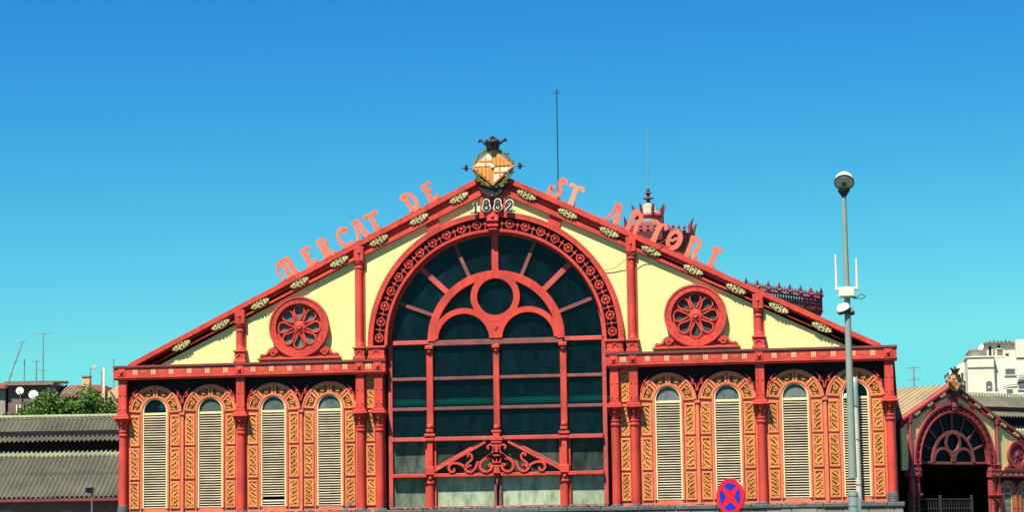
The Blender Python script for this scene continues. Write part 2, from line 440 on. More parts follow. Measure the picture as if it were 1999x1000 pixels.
# --- shared meshes -------------------------------------------------
def vine(h, wd, lobes, wr, y0, y1, mb):
    """slanting S-scrolls, one above the other up a tall panel, centred on 0"""
    st = h/lobes
    for k in range(lobes):
        zc = -h/2 + st*(k+0.5)
        q = smooth_pts([(-0.40*wd, zc-0.52*st), (-0.10*wd, zc-0.34*st), (0.26*wd, zc-0.12*st), (0.38*wd, zc+0.12*st), (0.22*wd, zc+0.32*st), (-0.06*wd, zc+0.30*st), (-0.12*wd, zc+0.14*st), (0.04*wd, zc+0.08*st)], 4)
        n = len(q)
        mb.ribbon(q, [wr*(1.25-0.62*i/(n-1)) for i in range(n)], y0, y1)
        mb.poly([(-0.46*wd, zc-0.18*st), (-0.20*wd, zc-0.10*st), (-0.26*wd, zc+0.26*st), (-0.44*wd, zc+0.36*st)], y0+0.004, y1)
        mb.poly([(0.44*wd, zc-0.42*st), (0.30*wd, zc-0.30*st), (0.08*wd, zc-0.46*st), (0.40*wd, zc-0.52*st)], y0+0.006, y1)
PH = 1.12
pm = MB()
x, z = 0.19, PH/2
for a, b, c, d in ((-x, x, z-0.075, z), (-x, x, -z, -z+0.075), (-x, -x+0.075, -z+0.075, z-0.075), (x-0.075, x, -z+0.075, z-0.075)):
    pm.cbox(a, b, -0.045, 0.0, c, d, 0.012)
ME_PANEL = pm.mesh('panel', 'glazed_border')
ME_GROUND = MB().box(-x+0.07, x-0.07, -0.012, -0.002, -z+0.07, z-0.07).mesh('panel_ground', 'ochre_ground')
vm = MB(); vine(PH-0.17, 0.25, 3, 0.062, -0.04, -0.011, vm)
ME_VINE = vm.mesh('scroll_relief', 'glazed_relief')
# voussoir panel: sector of the arch surround, given from angle 0 to 44 degrees, centred on the window's spring
def vous(a0, a1):
    f = MB()
    f.arc(0, 0, 0.90, 0.97, a0, a1, -0.05, 0, 8); f.arc(0, 0, 0.57, 0.63, a0, a1, -0.05, 0, 8)
    for a in (a0, a1):
        s = 0.035 if a == a0 else -0.035
        f.ribbon([(0.63*math.cos(a)-s*math.sin(a), 0.63*math.sin(a)+s*math.cos(a)), (0.90*math.cos(a)-s*math.sin(a), 0.90*math.sin(a)+s*math.cos(a))], 0.07, -0.05, 0)
    g = MB().arc(0, 0, 0.62, 0.91, a0+0.05, a1-0.05, -0.012, -0.002, 8)
    rl = MB(); am = (a0+a1)/2
    cx, cz = 0.77*math.cos(am), 0.77*math.sin(am)
    rl.ribbon(spiral(cx, cz+0.02, 0.02, 0.095, 0.3, 0.3+2.4*PI, 12), 0.04, -0.042, -0.011)
    rl.poly([(cx+0.02, cz-0.10), (cx+0.10*math.cos(am), cz-0.2), (cx-0.11, cz-0.14)], -0.04, -0.011)
    rl.poly([(cx-0.03, cz+0.10), (cx-0.10, cz+0.17), (cx+0.03, cz+0.19)], -0.04, -0.011)
    return f.mesh('voussoir', 'glazed_border'), g.mesh('voussoir_ground', 'ochre_ground'), rl.mesh('leaf_relief', 'glazed_relief')
ME_VOUS = [vous(R(2+44.2*k), R(43+44.2*k)) for k in range(4)]
# window: arched cream frame, slat
wf = MB()
pts = [(-0.455, -0.1), (-0.455, 3.55)] + [(-0.455*math.cos(PI*k/20), 3.55+0.455*math.sin(PI*k/20)) for k in range(1, 20)] + [(0.455, 3.55), (0.455, -0.1)]
wf.ribbon(pts, 0.055, -0.03, 0.10)
ME_WFRAME = wf.mesh('louvred_window', 'frame_cream')
ME_RAIL = MB().cbox(-0.43, 0.43, -0.005, 0.08, 3.38, 3.47).mesh('rail', 'frame_cream')
ME_SLAT = MB().add([(-0.43,-0.02,-0.014),(0.43,-0.02,-0.014),(0.43,-0.016,-0.028),(-0.43,-0.016,-0.028),(-0.43,0.070,0.030),(0.43,0.070,0.030),(0.43,0.074,0.016),(-0.43,0.074,0.016)],
                   [(0,1,5,4),(3,7,6,2),(0,3,2,1),(4,5,6,7),(0,4,7,3),(1,2,6,5)]).mesh('slat', 'louvre_cream')
lun = [(-0.43, 3.46), (0.43, 3.46), (0.43, 3.55)] + [(0.43*math.cos(PI*k/16), 3.55+0.43*math.sin(PI*k/16)) for k in range(1, 16)] + [(-0.43, 3.55)]
ME_LUN = MB().poly(lun, 0.045, 0.05).mesh('lunette_pane', 'glass_frost')
ME_LUN_D = MB().poly(lun, 0.045, 0.05).mesh('lunette_pane', 'glass_dark')
# column
def column_meshes(base_z):
    s = MB().lathe([(0.165, base_z), (0.165, 0.1+max(base_z, 0)), (0.158, 1.2), (0.150, 2.62)], 0, 0, 22).mesh('column', 'red_paint')
    cp = MB().lathe([(0.150, 2.60), (0.185, 2.62), (0.185, 2.67), (0.155, 2.69), (0.155, 2.75), (0.178, 2.77), (0.178, 2.81), (0.15, 2.83),
                     (0.15, 2.92), (0.17, 3.06), (0.21, 3.17), (0.255, 3.25)], 0, 0, 22)
    for k in range(8):                       # curled leaves round the bell
        a = PI/4*k
        q = [(0.155, 2.86), (0.175, 3.0), (0.23, 3.10), (0.27, 3.11), (0.275, 3.07)]
        u = Vector((math.cos(a), math.sin(a), 0)); t = Vector((-u.y, u.x, 0))
        vs = []
        for i, (r, zz) in enumerate(q):
            wv = (0.05, 0.06, 0.055, 0.04, 0.02)[i]
            for sg in (-1, 1):
                p = u*r+t*(wv*sg); vs.append((p.x, p.y, zz))
            p = u*(r+0.018); vs.append((p.x, p.y, zz+0.006))
        fs = []
        for i in range(4):
            fs += [(3*i, 3*i+2, 3*i+5, 3*i+3), (3*i+2, 3*i+1, 3*i+4, 3*i+5), (3*i+1, 3*i, 3*i+3, 3*i+4)]
        cp.add(vs, fs)
    for sx in (-1, 1):
        for sy in (-1, 1):                   # corner volutes
            cp.ball((0.2*sx, 0.2*sy, 3.19), 0.055, 8, 6)
    cp = cp.mesh('capital', 'red_paint')
    b = MB().cbox(-0.30, 0.30, -0.33, 0.2, 3.25, 3.315).cbox(-0.265, 0.265, -0.29, 0.2, 3.317, 3.40)
    b.box(-0.20, 0.20, -0.20, 0.18, 3.40, 3.47)
    b.cbox(-0.16, 0.16, -0.155, 0.15, 3.47, 4.70).box(-0.19, 0.19, -0.18, 0.15, 4.70, 4.80)
    b = b.mesh('column_block', 'red_paint')
    rv = MB()
    for zz in (3.62, 4.15, 4.66):
        for xx in (-0.09, 0.09):
            rv.lathe([(0.028, 0.0), (0.026, 0.018), (0.012, 0.03)], xx, zz, 8, axis='y')
    rv = rv.mesh('bolt_heads', 'worn_red')
    bs = MB().lathe([(0.20, -0.3), (0.20, base_z-0.06), (0.175, base_z), (0.165, base_z+0.005)], 0, 0, 18).mesh('column_base', 'iron_base')
    return s, cp, b, rv, bs
COL_OUT, COL_IN = column_meshes(0.05), column_meshes(-0.22)
# wheel ornament of the arch ring
wm = MB().arc(0, 0, 0.125, 0.165, 0, 2*PI, -0.03, 0.02, 20)
for k in range(5):
    a = PI/2+2*PI*k/5
    wm.ribbon([(0.03*math.cos(a), 0.03*math.sin(a)), (0.13*math.cos(a), 0.13*math.sin(a))], 0.034, -0.02, 0.02)
wm.lathe([(0.045, -0.02), (0.045, 0.03), (0.02, 0.045)], 0, 0, 10, axis='y')
ME_WHEEL = wm.mesh('wheel_ornament', 'red_paint')
cm = MB().ribbon([(0, -0.215), (0, 0.215)], 0.032, -0.012, 0.02).ribbon([(-0.165, 0), (-0.05, 0)], 0.028, -0.01, 0.02).ribbon([(0.05, 0), (0.165, 0)], 0.028, -0.01, 0.02)
cm.poly([(0.06*math.cos(PI/2*k+PI/4), 0.06*math.sin(PI/2*k+PI/4)) for k in range(4)], -0.02, 0.02)
ME_CROSS = cm.mesh('cross_ornament', 'red_paint')
# cream scrolled medallion of the rakes
dm = MB()
rg_ = random.Random(9)
for sx in (-1, 1):
    for sz in (-1, 1):
        for cx, cz, r in ((0.095, 0.062, 0.058), (0.215, 0.050, 0.050), (0.315, 0.026, 0.036)):
            dm.ribbon([(p[0]*sx, p[1]*sz) for p in spiral(cx, cz, 0.008, r, rg_.uniform(0, 6), 5.5+rg_.uniform(6, 8), 14)], 0.021, -0.05-rg_.uniform(0, .015), 0.0)
        for k in range(5):
            x0 = 0.03+0.075*k; z0 = 0.115-0.016*k
            dm.poly([(sx*(x0-0.018), sz*(z0-0.015)), (sx*(x0+0.022), sz*(z0-0.02)), (sx*(x0+0.02), sz*(z0+rg_.uniform(.025, .05)))], -0.04, 0)
    dm.poly([(sx*0.35, -0.025), (sx*0.43, 0.012), (sx*0.35, 0.03)], -0.04, 0)
dm.lathe([(0.045, 0.0), (0.04, 0.05), (0.02, 0.065)], 0, 0, 10, axis='y')
dm.ribbon([(-0.36, 0), (0.36, 0)], 0.022, -0.03, 0.0)
ME_MEDAL = dm.mesh('scroll_medallion', 'medallion')
# frieze boss, triglyph mark, faint flower
bo = MB().cbox(-0.15, 0.15, -0.022, 0.01, -0.15, 0.15).lathe([(0.075, 0.02), (0.075, 0.04), (0.05, 0.075), (0.02, 0.085)], 0, 0, 14, axis='y')
ME_BOSS = bo.mesh('boss', 'red_paint')
mk = MB()
for k in (-1, 0, 1):
    mk.box(k*0.062-0.021, k*0.062+0.021, -0.006, 0.004, -0.10, 0.085)
ME_MARK = mk.mesh('painted_mark', 'mark_paint')
fl = MB()
for k in range(6):
    a = PI/3*k
    fl.poly([(0, 0), (0.12*math.cos(a-0.3), 0.055*math.sin(a-0.3)), (0.2*math.cos(a), 0.09*math.sin(a)), (0.12*math.cos(a+0.3), 0.055*math.sin(a+0.3))], -0.005, 0.003)
ME_FLOWER = fl.mesh('painted_flower', 'faint_paint')
# rosette petals: one teardrop outline along +z from r=.24 to r=.80
def teardrop(k, r0, r1, half):
    a = PI/2+PI/4*k
    loc = [(0.0, r0), (half*0.45, r0+(r1-r0)*0.3), (half*0.92, r0+(r1-r0)*0.62), (half*0.85, r0+(r1-r0)*0.86), (half*0.42, r0+(r1-r0)*0.975),
           (0.0, r1), (-half*0.42, r0+(r1-r0)*0.975), (-half*0.85, r0+(r1-r0)*0.86), (-half*0.92, r0+(r1-r0)*0.62), (-half*0.45, r0+(r1-r0)*0.3)]
    return [(p[1]*math.cos(a)+p[0]*math.sin(a), p[1]*math.sin(a)-p[0]*math.cos(a)) for p in loc]
rt_ring = MB().arc(0, 0, 0.875, 1.125, 0, 2*PI, -0.22, 0.0, 48).arc(0, 0, 1.06, 1.13, 0, 2*PI, -0.245, 0.0, 48).arc(0, 0, 0.80, 0.87, 0, 2*PI, -0.10, 0.0, 40)
for k in range(24):
    a = 2*PI*(k+0.5)/24
    rt_ring.lathe([(0.02, 0.22), (0.018, 0.235)], 0.97*math.cos(a), 0.97*math.sin(a), 6, axis='y')
ME_ROS = rt_ring.mesh('rosette_window', 'red_paint')
rp = MB(); rg = MB()
for k in range(8):
    rp.ribbon(teardrop(k, 0.20, 0.80, 0.215), 0.055, -0.13, -0.01, closed=True)
    rg.poly(teardrop(k, 0.21, 0.77, 0.185), -0.022, -0.016)
    a = PI/2+PI/4*(k+0.5)
    rp.ribbon(spiral(0.70*math.cos(a), 0.70*math.sin(a), 0.012, 0.055, a, a+2*PI, 8), 0.03, -0.09, -0.01)
    rp.ribbon([(0.2*math.cos(a), 0.2*math.sin(a)), (0.62*math.cos(a), 0.62*math.sin(a))], 0.04, -0.10, -0.01)
rp.lathe([(0.22, 0.01), (0.22, 0.12), (0.19, 0.14), (0.12, 0.14), (0.11, 0.17), (0.07, 0.19), (0.03, 0.17)], 0, 0, 20, axis='y')
ME_ROSP = rp.mesh('petal_tracery', 'red_paint')
ME_ROSG = rg.mesh('petal_panes', 'glass_frost')
ME_ROSB = MB().lathe([(0.86, 0.004), (0.86, 0.012)], 0, 0, 40, axis='y').mesh('rosette_back', 'worn_red')
rb = MB().cbox(-1.58, 1.58, -0.25, 0.0, -1.21, -1.13).box(-1.5, 1.5, -0.16, 0.0, -1.13, -1.09)
for s in (-1, 1):
    rb.ribbon([(p[0]*s, p[1]) for p in spiral(0.97, -0.93, 0.03, 0.145, 0.2, 0.2+3*PI, 22)], 0.07, -0.2, 0)
    rb.ribbon([(p[0]*s, p[1]) for p in smooth_pts([(0.98, -0.78), (1.12, -0.83), (1.22, -0.98), (1.36, -1.03), (1.5, -1.07)], 5)], [0.1-0.0025*i for i in range(21)], -0.17, 0)
    rb.ribbon([(p[0]*s, p[1]) for p in spiral(1.42, -1.02, 0.015, 0.06, 0, 2*PI, 10)], 0.05, -0.19, 0)
    rb.ribbon([(p[0]*s, p[1]) for p in smooth_pts([(0.12, -1.12), (0.35, -1.06), (0.6, -0.98), (0.80, -0.82), (0.84, -0.74)], 5)], 0.07, -0.15, 0)
    rb.ribbon([(p[0]*s, p[1]) for p in smooth_pts([(0.1, -1.06), (0.4, -1.08), (0.7, -1.05), (0.86, -1.0)], 5)], 0.05, -0.13, 0)
rb.poly([(-0.9, -1.1), (0.9, -1.1), (0.72, -0.75), (0.3, -0.9), (-0.3, -0.9), (-0.72, -0.75)], -0.08, 0)
ME_ROSBASE = rb.mesh('scroll_base', 'red_paint')

def wall_cell(mb, x0, x1, cx, hw, zb, zs, z0, z1, y0, y1):
    mb.box(x0, cx-hw, y0, y1, z0, z1); mb.box(cx+hw, x1, y0, y1, z0, z1); mb.box(cx-hw, cx+hw, y0, y1, z0, zb)
    n = 16
    for k in range(n):
        a, b = PI-PI*k/n, PI-PI*(k+1)/n
        mb.poly([(cx+hw*math.cos(a), zs+hw*math.sin(a)), (cx+hw*math.cos(b), zs+hw*math.sin(b)), (cx+hw*math.cos(b), z1), (cx+hw*math.cos(a), z1)], y0, y1)

def bay(root, xc, detail=True, odd=()):
    """one bay between two columns: wall, two louvred windows, glazed panels, pilaster, arch ribs"""
    wl = MB()
    for s in (-1, 1):
        cx = xc+s*1.07
        xs = sorted((xc, xc+s*2.285))
        wall_cell(wl, xs[0], xs[1], cx, 0.46, -0.11, 3.55, -0.3, 4.85, YW, YW+0.22)
    wall = wl.build('bay_wall', 'salmon_iron', root)
    n = 40                                       # dark infill over the arch ribs, its colour also deepening the frieze's shade
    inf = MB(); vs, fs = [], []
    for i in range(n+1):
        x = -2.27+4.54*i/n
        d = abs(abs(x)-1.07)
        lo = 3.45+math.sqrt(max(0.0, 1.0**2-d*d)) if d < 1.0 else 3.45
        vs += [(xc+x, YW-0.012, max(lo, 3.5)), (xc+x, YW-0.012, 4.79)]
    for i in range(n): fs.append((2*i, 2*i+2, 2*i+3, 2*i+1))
    inf.add(vs, fs).build('spandrel_shade_field', 'shed_dark', root)
    pl = MB().cbox(xc-0.065, xc+0.065, YW-0.10, YW, -0.3, 3.36, 0.02).cbox(xc-0.10, xc+0.10, YW-0.14, YW, 3.36, 3.44)
    pl.build('pilaster', 'salmon_iron', root)
    for cx2 in (xc, xc-2.05, xc+2.05):
        for s in (-1, 1):                    # iron scrolls in the spandrels
            if cx2 == xc or s*(xc-cx2) > 0:
                sp = MB()
                sp.ribbon([(cx2+s*p[0], p[1]) for p in spiral(0.13, 4.12, 0.015, 0.075, 0.5, 0.5+2.2*PI, 12)], 0.035, YW-0.10, YW)
                sp.ribbon([(cx2+s*p[0], p[1]) for p in smooth_pts([(0.02, 3.82), (0.05, 4.0), (0.16, 4.22), (0.30, 4.36)], 4)], 0.04, YW-0.10, YW)
                sp.build('spandrel_scroll', 'red_paint', root)
    for s in (-1, 1):
        cx = xc+s*1.07
        MB().arc(cx, 3.45, 0.975, 1.045, R(4), R(176), YW-0.075, YW, 28).build('arch_rib', 'salmon_iron', root)
        MB().arc(cx, 3.55, 0.485, 0.55, 0, PI, YW-0.06, YW, 22).box(cx-0.55, cx-0.485, YW-0.06, YW, -0.1, 3.55).box(cx+0.485, cx+0.55, YW-0.06, YW, -0.1, 3.55).build('window_moulding', 'salmon_iron', root)
        if not detail: continue
        wn = link('louvred_window', ME_WFRAME, root, (cx, YW, 0))
        link('rail', ME_RAIL, wn)
        dark = (s in odd)
        link('lunette_pane', ME_LUN_D if dark else ME_LUN, wn)
        top = 3.36
        for k in range(38):
            if k == 34 and s < 0 and abs(xc+7.35) < 0.1: continue
            sl = link('slat', ME_SLAT, wn, (random.uniform(-.003, .003), 0.01, top-0.035-0.0915*k), (random.uniform(-.08, .08), random.gauss(0, 0.003), 0))
            if random.random() < 0.07: sl.rotation_euler.y = random.uniform(-0.025, 0.025)
        for q in (-1, 1):
            for (za, zb) in ((-0.12, 0.90), (0.97, 2.16), (2.22, 3.38)):
                sc = (zb-za)/PH*0.985
                p = link('panel', ME_PANEL, root, (cx+q*0.785, YW-0.004, (za+zb)/2), (0,0,0), (1, 1, sc))
                link('panel_ground', ME_GROUND, p)
                fl2 = random.choice((1, -1))
                v = link('scroll_relief', ME_VINE, p, (random.uniform(-.006, .006), 0, random.uniform(-.01, .01)), (0, 0 if fl2 > 0 else PI, 0), (q, 1, 1))
        for (a, b, c) in ME_VOUS:
            p = link('voussoir', a, root, (cx, YW-0.004, 3.46)); link('voussoir_ground', b, p); link('leaf_relief', c, p)
    return wall

def place_column(root, x, outer):
    s, cp, b, rv, bs = COL_OUT if outer else COL_IN
    c = link('column', s, root, (x, 0.25, 0))
    link('capital', cp, c); link('column_block', b, c); link('bolt_heads', rv, c, (0, -0.155, 0))['kind'] = 'stuff'; link('column_base', bs, c)

def gable(root, sides=((-1, True, True), (1, True, True)), glazed=True, fan='red_paint'):
    """a whole gable front; sides = (sign, outer bay, inner bay)"""
    # friezes, columns, bays
    for s, ob, ib in sides:
        xo = 14.5 if ob else (9.9 if ib else 5.4)
        a, b = sorted((s*4.09, s*xo))
        fz = MB().box(a, b, 0, 0.62, 4.83, 5.17).box(a-0.01, b+0.01, -0.025, 0.62, 4.78, 4.828)
        fz.box(a, b, 0.004, 0.60, 4.72, 4.778)
        fz = fz.build('frieze', 'red_paint', root)
        MB().box(a-0.02, b+0.02, -0.045, 0.66, 5.172, 5.25).build('gutter', 'gutter_red', fz)
        for x, on in ((14.2, ob), (9.63, ob or ib), (5.07, True), (4.37, True)):
            if not on: continue
            place_column(root, s*x, x > 14)
            link('boss', ME_BOSS, fz, (s*x, -0.004, 5.0))
        spans = []
        if ob: spans.append((9.63, 6))
        if ib: spans.append((5.07, 6))
        for x0, n in spans:
            for k in range(n):
                link('painted_mark', ME_MARK, fz, (s*(x0+0.535+0.7*k), -0.002, 5.0))
                if k < n-1: link('painted_flower', ME_FLOWER, fz, (s*(x0+0.885+0.7*k), -0.002, 5.0))
        link('painted_mark', ME_MARK, fz, (s*4.72, -0.002, 5.0), (0,0,0), (1.25, 1, 1))
        if ob:
            bay(root, s*11.915, True, odd=((-1,) if s < 0 else (1,)))
        if ib:
            bay(root, s*7.35, True)
        # strip of panels between the paired columns
        wl = MB().box(min(s*5.07, s*4.2), max(s*5.07, s*4.2), YW, YW+0.22, -0.3, 4.85)
        wl.build('pier_wall', 'salmon_iron', root)
        for (za, zb) in ((-0.12, 0.90), (0.97, 2.16), (2.22, 3.38), (3.45, 4.6)):
            p = link('panel', ME_PANEL, root, (s*4.72, YW-0.004, (za+zb)/2), (0,0,0), (0.92, 1, (zb-za)/PH*0.985))
            link('panel_ground', ME_GROUND, p); link('scroll_relief', ME_VINE, p, (0,0,0), (0,0,0), (s, 1, 1))
        # posts of the gable
        for x, on in ((9.63, ob or ib), (5.07, True)):
            if not on: continue
            xx = s*x; zt = rake(x)-0.22
            p = MB().box(xx-0.185, xx+0.185, 0.19, YW+0.02, 5.25, zt)
            p.lathe([(0.13, 5.7), (0.165, 5.72), (0.165, 5.78), (0.135, 5.82), (0.125, 5.95), (0.12, zt-0.80), (0.145, zt-0.78), (0.145, zt-0.73), (0.12, zt-0.70), (0.12, zt-0.64), (0.15, zt-0.62), (0.19, zt-0.50)], xx, 0.16, 16)
            po = p.build('gable_post', 'red_paint', root)
            h = MB().cbox(xx-0.19, xx+0.19, 0.02, YW, zt-0.50, zt+0.02)
            h.lathe([(0.05, -0.02), (0.045, 0.02), (0.02, 0.03)], xx, zt-0.20, 8, axis='y'); h.poly([(xx-0.035, zt-0.3), (xx, zt-0.40), (xx+0.035, zt-0.3)], -0.005, 0.03)
            h.build('post_head', 'red_paint', po)
            b = MB().cbox(xx-0.20, xx+0.20, 0.03, YW, 5.36, 5.66).cbox(xx-0.25, xx+0.25, -0.02, YW, 5.655, 5.72).cbox(xx-0.24, xx+0.24, -0.01, YW, 5.25, 5.365)
            b.arc(xx, 5.48, 0.075, 0.11, 0, PI, 0.0, 0.05, 10).build('post_base', 'red_paint', po)
        xx = s*4.43                                             # pedestal that carries the arch ring
        b = MB().cbox(xx-0.30, xx+0.30, 0.03, YW+0.1, 5.36, 5.66).cbox(xx-0.36, xx+0.36, -0.02, YW+0.1, 5.655, 5.74).cbox(xx-0.33, xx+0.33, -0.01, YW+0.1, 5.25, 5.365)
        b.arc(xx, 5.48, 0.085, 0.12, 0, PI, 0.0, 0.05, 10).build('arch_pedestal', 'red_paint', root)
        # rakes
        xe = 13.95 if ob else (9.95 if ib else 6)
        MB().poly([(0, APEX), (s*xe, rake(xe)), (s*(xe+0.02), rake(xe)-0.10), (s*(xe-0.14), rake(xe-0.14)-0.20), (0, APEX-0.21)], 0.03, YW+0.3).build('rake_board', 'red_paint', root)
        xb = (13.15 if ob else xe)
        zb = max(5.24, rake(xb)-0.70)
        bd = MB().poly([(0, APEX-0.48), (s*xb, rake(xb)-0.48), (s*xb, zb), (0, APEX-0.71)], 0.10, YW+0.1)
        MB().poly([(0, APEX-0.20), (s*xe, rake(xe)-0.20), (s*xe, max(5.1, rake(xe)-0.5)), (0, APEX-0.50)], 0.25, YW+0.12).build('rake_soffit', 'red_paint', root)
        band = bd.build('rake_band', 'red_paint', root)
        rv = MB()
        k = 1.0
        while k < xe-0.5:
            rv.lathe([(0.022, -0.03), (0.018, -0.015)], s*k, rake(k)-0.165, 6, axis='y'); k += 0.36
        rv.build('rivets', 'worn_red', root)['kind'] = 'stuff'
        ang = math.atan(SLOPE)*(-s)
        for k in range(8):
            x = 1.26+1.518*k
            if x < xb-0.4:
                link('scroll_medallion', ME_MEDAL, root, (s*x, 0.095, 11.765-0.489*x), (0, -ang, 0), (0.95, 1.1, 1.05))
        # medallion brackets are hidden behind; plaster of the gable
        n = 56; x1 = xb
        vs, fs = [], []
        for i in range(n+1):
            x = x1*i/n
            lo = 5.2
            if x < AR-0.06: lo = max(lo, ACZ+math.sqrt((AR-0.06)**2-x*x))
            hi = max(lo+0.001, rake(x)-0.62)
            vs += [(s*x, GY, lo), (s*x, GY, hi), (s*x, GY+0.15, lo), (s*x, GY+0.15, hi)]
        for i in range(n):
            q = 4*i
            f1 = (q, q+4, q+5, q+1); f2 = (q+2, q+3, q+7, q+6)
            fs += [f1 if s > 0 else f1[::-1], f2 if s > 0 else f2[::-1]]
        pw = MB().add(vs, fs).build('gable_plaster', 'cream_plaster', root)
        if ib:
            MB().box(min(s*5.3, s*(12.2 if ob else 9.9)), max(s*5.3, s*(12.2 if ob else 9.9)), GY-0.02, GY+0.05, 5.2, 5.46).build('plaster_plinth', 'cream_plaster', pw)
            r = link('rosette_window', ME_ROS, root, (s*7.37, GY, 6.53))
            link('petal_tracery', ME_ROSP, r); link('petal_panes', ME_ROSG, r); link('rosette_back', ME_ROSB, r); link('scroll_base', ME_ROSBASE, r)
        # gusset between ring and rake
        a1, a2 = R(62.2), R(66.6)
        MB().poly([(s*1.98, 9.98), (s*2.40, 9.78), (s*2.56, 10.26), (s*2.10, 10.48)], 0.19, YW+0.05).build('gusset', 'red_paint', root)
    # ring of the big arch
    ring = MB().arc(0, ACZ, 4.56, AR, R(-1), R(181), 0.06, YW+0.02, 72).build('arch_ring', 'red_paint', root)
    MB().arc(0, ACZ, 4.02, 4.125, R(-1), R(181), 0.06, YW+0.24, 72).build('ring_lip', 'red_paint', ring)
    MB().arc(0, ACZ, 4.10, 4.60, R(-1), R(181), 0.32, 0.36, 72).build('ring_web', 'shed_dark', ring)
    for s in (-1, 1):
        for k in range(11):
            a = R(2.9+7.9*k)
            px, pz = s*4.34*math.cos(a), ACZ+4.34*math.sin(a)
            link('wheel_ornament', ME_WHEEL, ring, (px, 0.15, pz), (0, -(PI/2-a)*-s, 0))
            a = R(2.9+7.9*(k+0.5))
            px, pz = s*4.34*math.cos(a), ACZ+4.34*math.sin(a)
            link('cross_ornament', ME_CROSS, ring, (px, 0.15, pz), (0, (PI/2-a)*s, 0))
    rvm = MB()
    for k in range(90):
        a = R(1+2*k)
        rvm.lathe([(0.017, -0.055), (0.014, -0.043)], 4.70*math.cos(a), ACZ+4.70*math.sin(a), 6, axis='y')
    rvm.build('ring_rivets', 'worn_red', ring)['kind'] = 'stuff'
    # keystone and apex bracket
    ks = MB().cbox(-0.16, 0.16, -0.02, 0.4, 9.90, 10.02).cbox(-0.21, 0.21, -0.06, 0.4, 10.02, 10.10).cbox(-0.17, 0.17, -0.02, 0.4, 10.10, 10.22).cbox(-0.22, 0.22, -0.08, 0.4, 10.22, 10.30)
    ks.poly([(-0.2, 10.30), (0.2, 10.30), (0.23, 10.42), (0.1, 10.48), (0.0, 10.58), (-0.1, 10.48), (-0.23, 10.42)], -0.06, 0.4).ball((0, -0.06, 10.38), 0.07, 8, 6)
    ks.build('keystone', 'red_paint', root)
    ab = MB().poly([(-0.50, 10.45), (0.50, 10.45), (0.46, 11.25), (0.25, 11.55), (-0.25, 11.55), (-0.46, 11.25)], 0.14, 0.42)
    for s in (-1, 1):
        ab.arc(s*0.28, 10.98, 0.13, 0.2, 0, PI, 0.08, 0.3, 12).box(s*0.28-0.2, s*0.28-0.13, 0.08, 0.3, 10.5, 10.98).box(s*0.28+0.13, s*0.28+0.2, 0.08, 0.3, 10.5, 10.98)
    ab.build('apex_bracket', 'worn_red', root)
    MB().poly([(-0.50, 11.50), (0.50, 11.50), (0.36, 11.28), (0.13, 11.12), (-0.13, 11.12), (-0.36, 11.28)], -0.05, 0.2).ball((0, -0.02, 11.14), 0.10, 10, 6).build('apex_pendant', 'black_iron', root)
    # glazing frames
    yf0, yf1 = 0.36, 0.56
    fr = MB().arc(0, ACZ, 3.93, 4.03, 0, PI, yf0, yf1, 64).build('glazing_frame', 'worn_red', root)
    def bar(name, mb, m='worn_red'): mb.build(name, m, fr)
    def hbar(x0, x1, z, t, m, proud=0.0): bar('transom', MB().cbox(x0, x1, yf0-proud, yf1-0.01, z-t/2, z+t/2), m)
    bar('fan_arch', MB().arc(0, 5.88, 2.26, 2.52, 0, PI, yf0-0.06, yf1-0.02, 48).arc(0, 5.88, 2.52, 2.56, 0, PI, yf0-0.015, yf1-0.02, 48), fan)
    bar('oculus_ring', MB().arc(0, 7.46, 0.68, 0.92, 0, 2*PI, yf0-0.058, yf1-0.03, 40), fan)
    for s in (-1, 1):
        bar('small_arch', MB().arc(s*1.20, 5.90, 0.96, 1.17, R(2), R(178), yf0-0.062, yf1-0.035, 32), fan)
    bar('fan_centre', MB().poly([(-0.16, 5.92), (0.16, 5.92), (0.12, 6.2), (0.30, 6.62), (-0.30, 6.62), (-0.12, 6.2)], yf0-0.05, yf1-0.04).poly([(0, 6.22), (0.09, 6.36), (0, 6.5), (-0.09, 6.36)], yf0-0.08, yf0), fan)
    for a, t, m in ((22.5, 0.13, 'bare_wood'), (45, 0.2, 'worn_red'), (67.5, 0.13, 'bare_wood'), (90, 0.25, 'red_paint'), (112.5, 0.13, 'bare_wood'), (135, 0.2, 'worn_red'), (157.5, 0.13, 'bare_wood')):
        c, d = math.cos(R(a)), math.sin(R(a))
        bar('radial_bar', MB().ribbon([(2.50*c, 5.88+2.50*d), (3.97*c, ACZ+3.97*d)], t, yf0+0.02, yf1-0.025), m)
    hbar(-2.48, 2.48, 5.80, 0.20, 'bare_wood', 0.03); hbar(-4.0, -2.50, 5.84, 0.16, 'worn_red'); hbar(2.50, 4.0, 5.84, 0.16, 'worn_red')
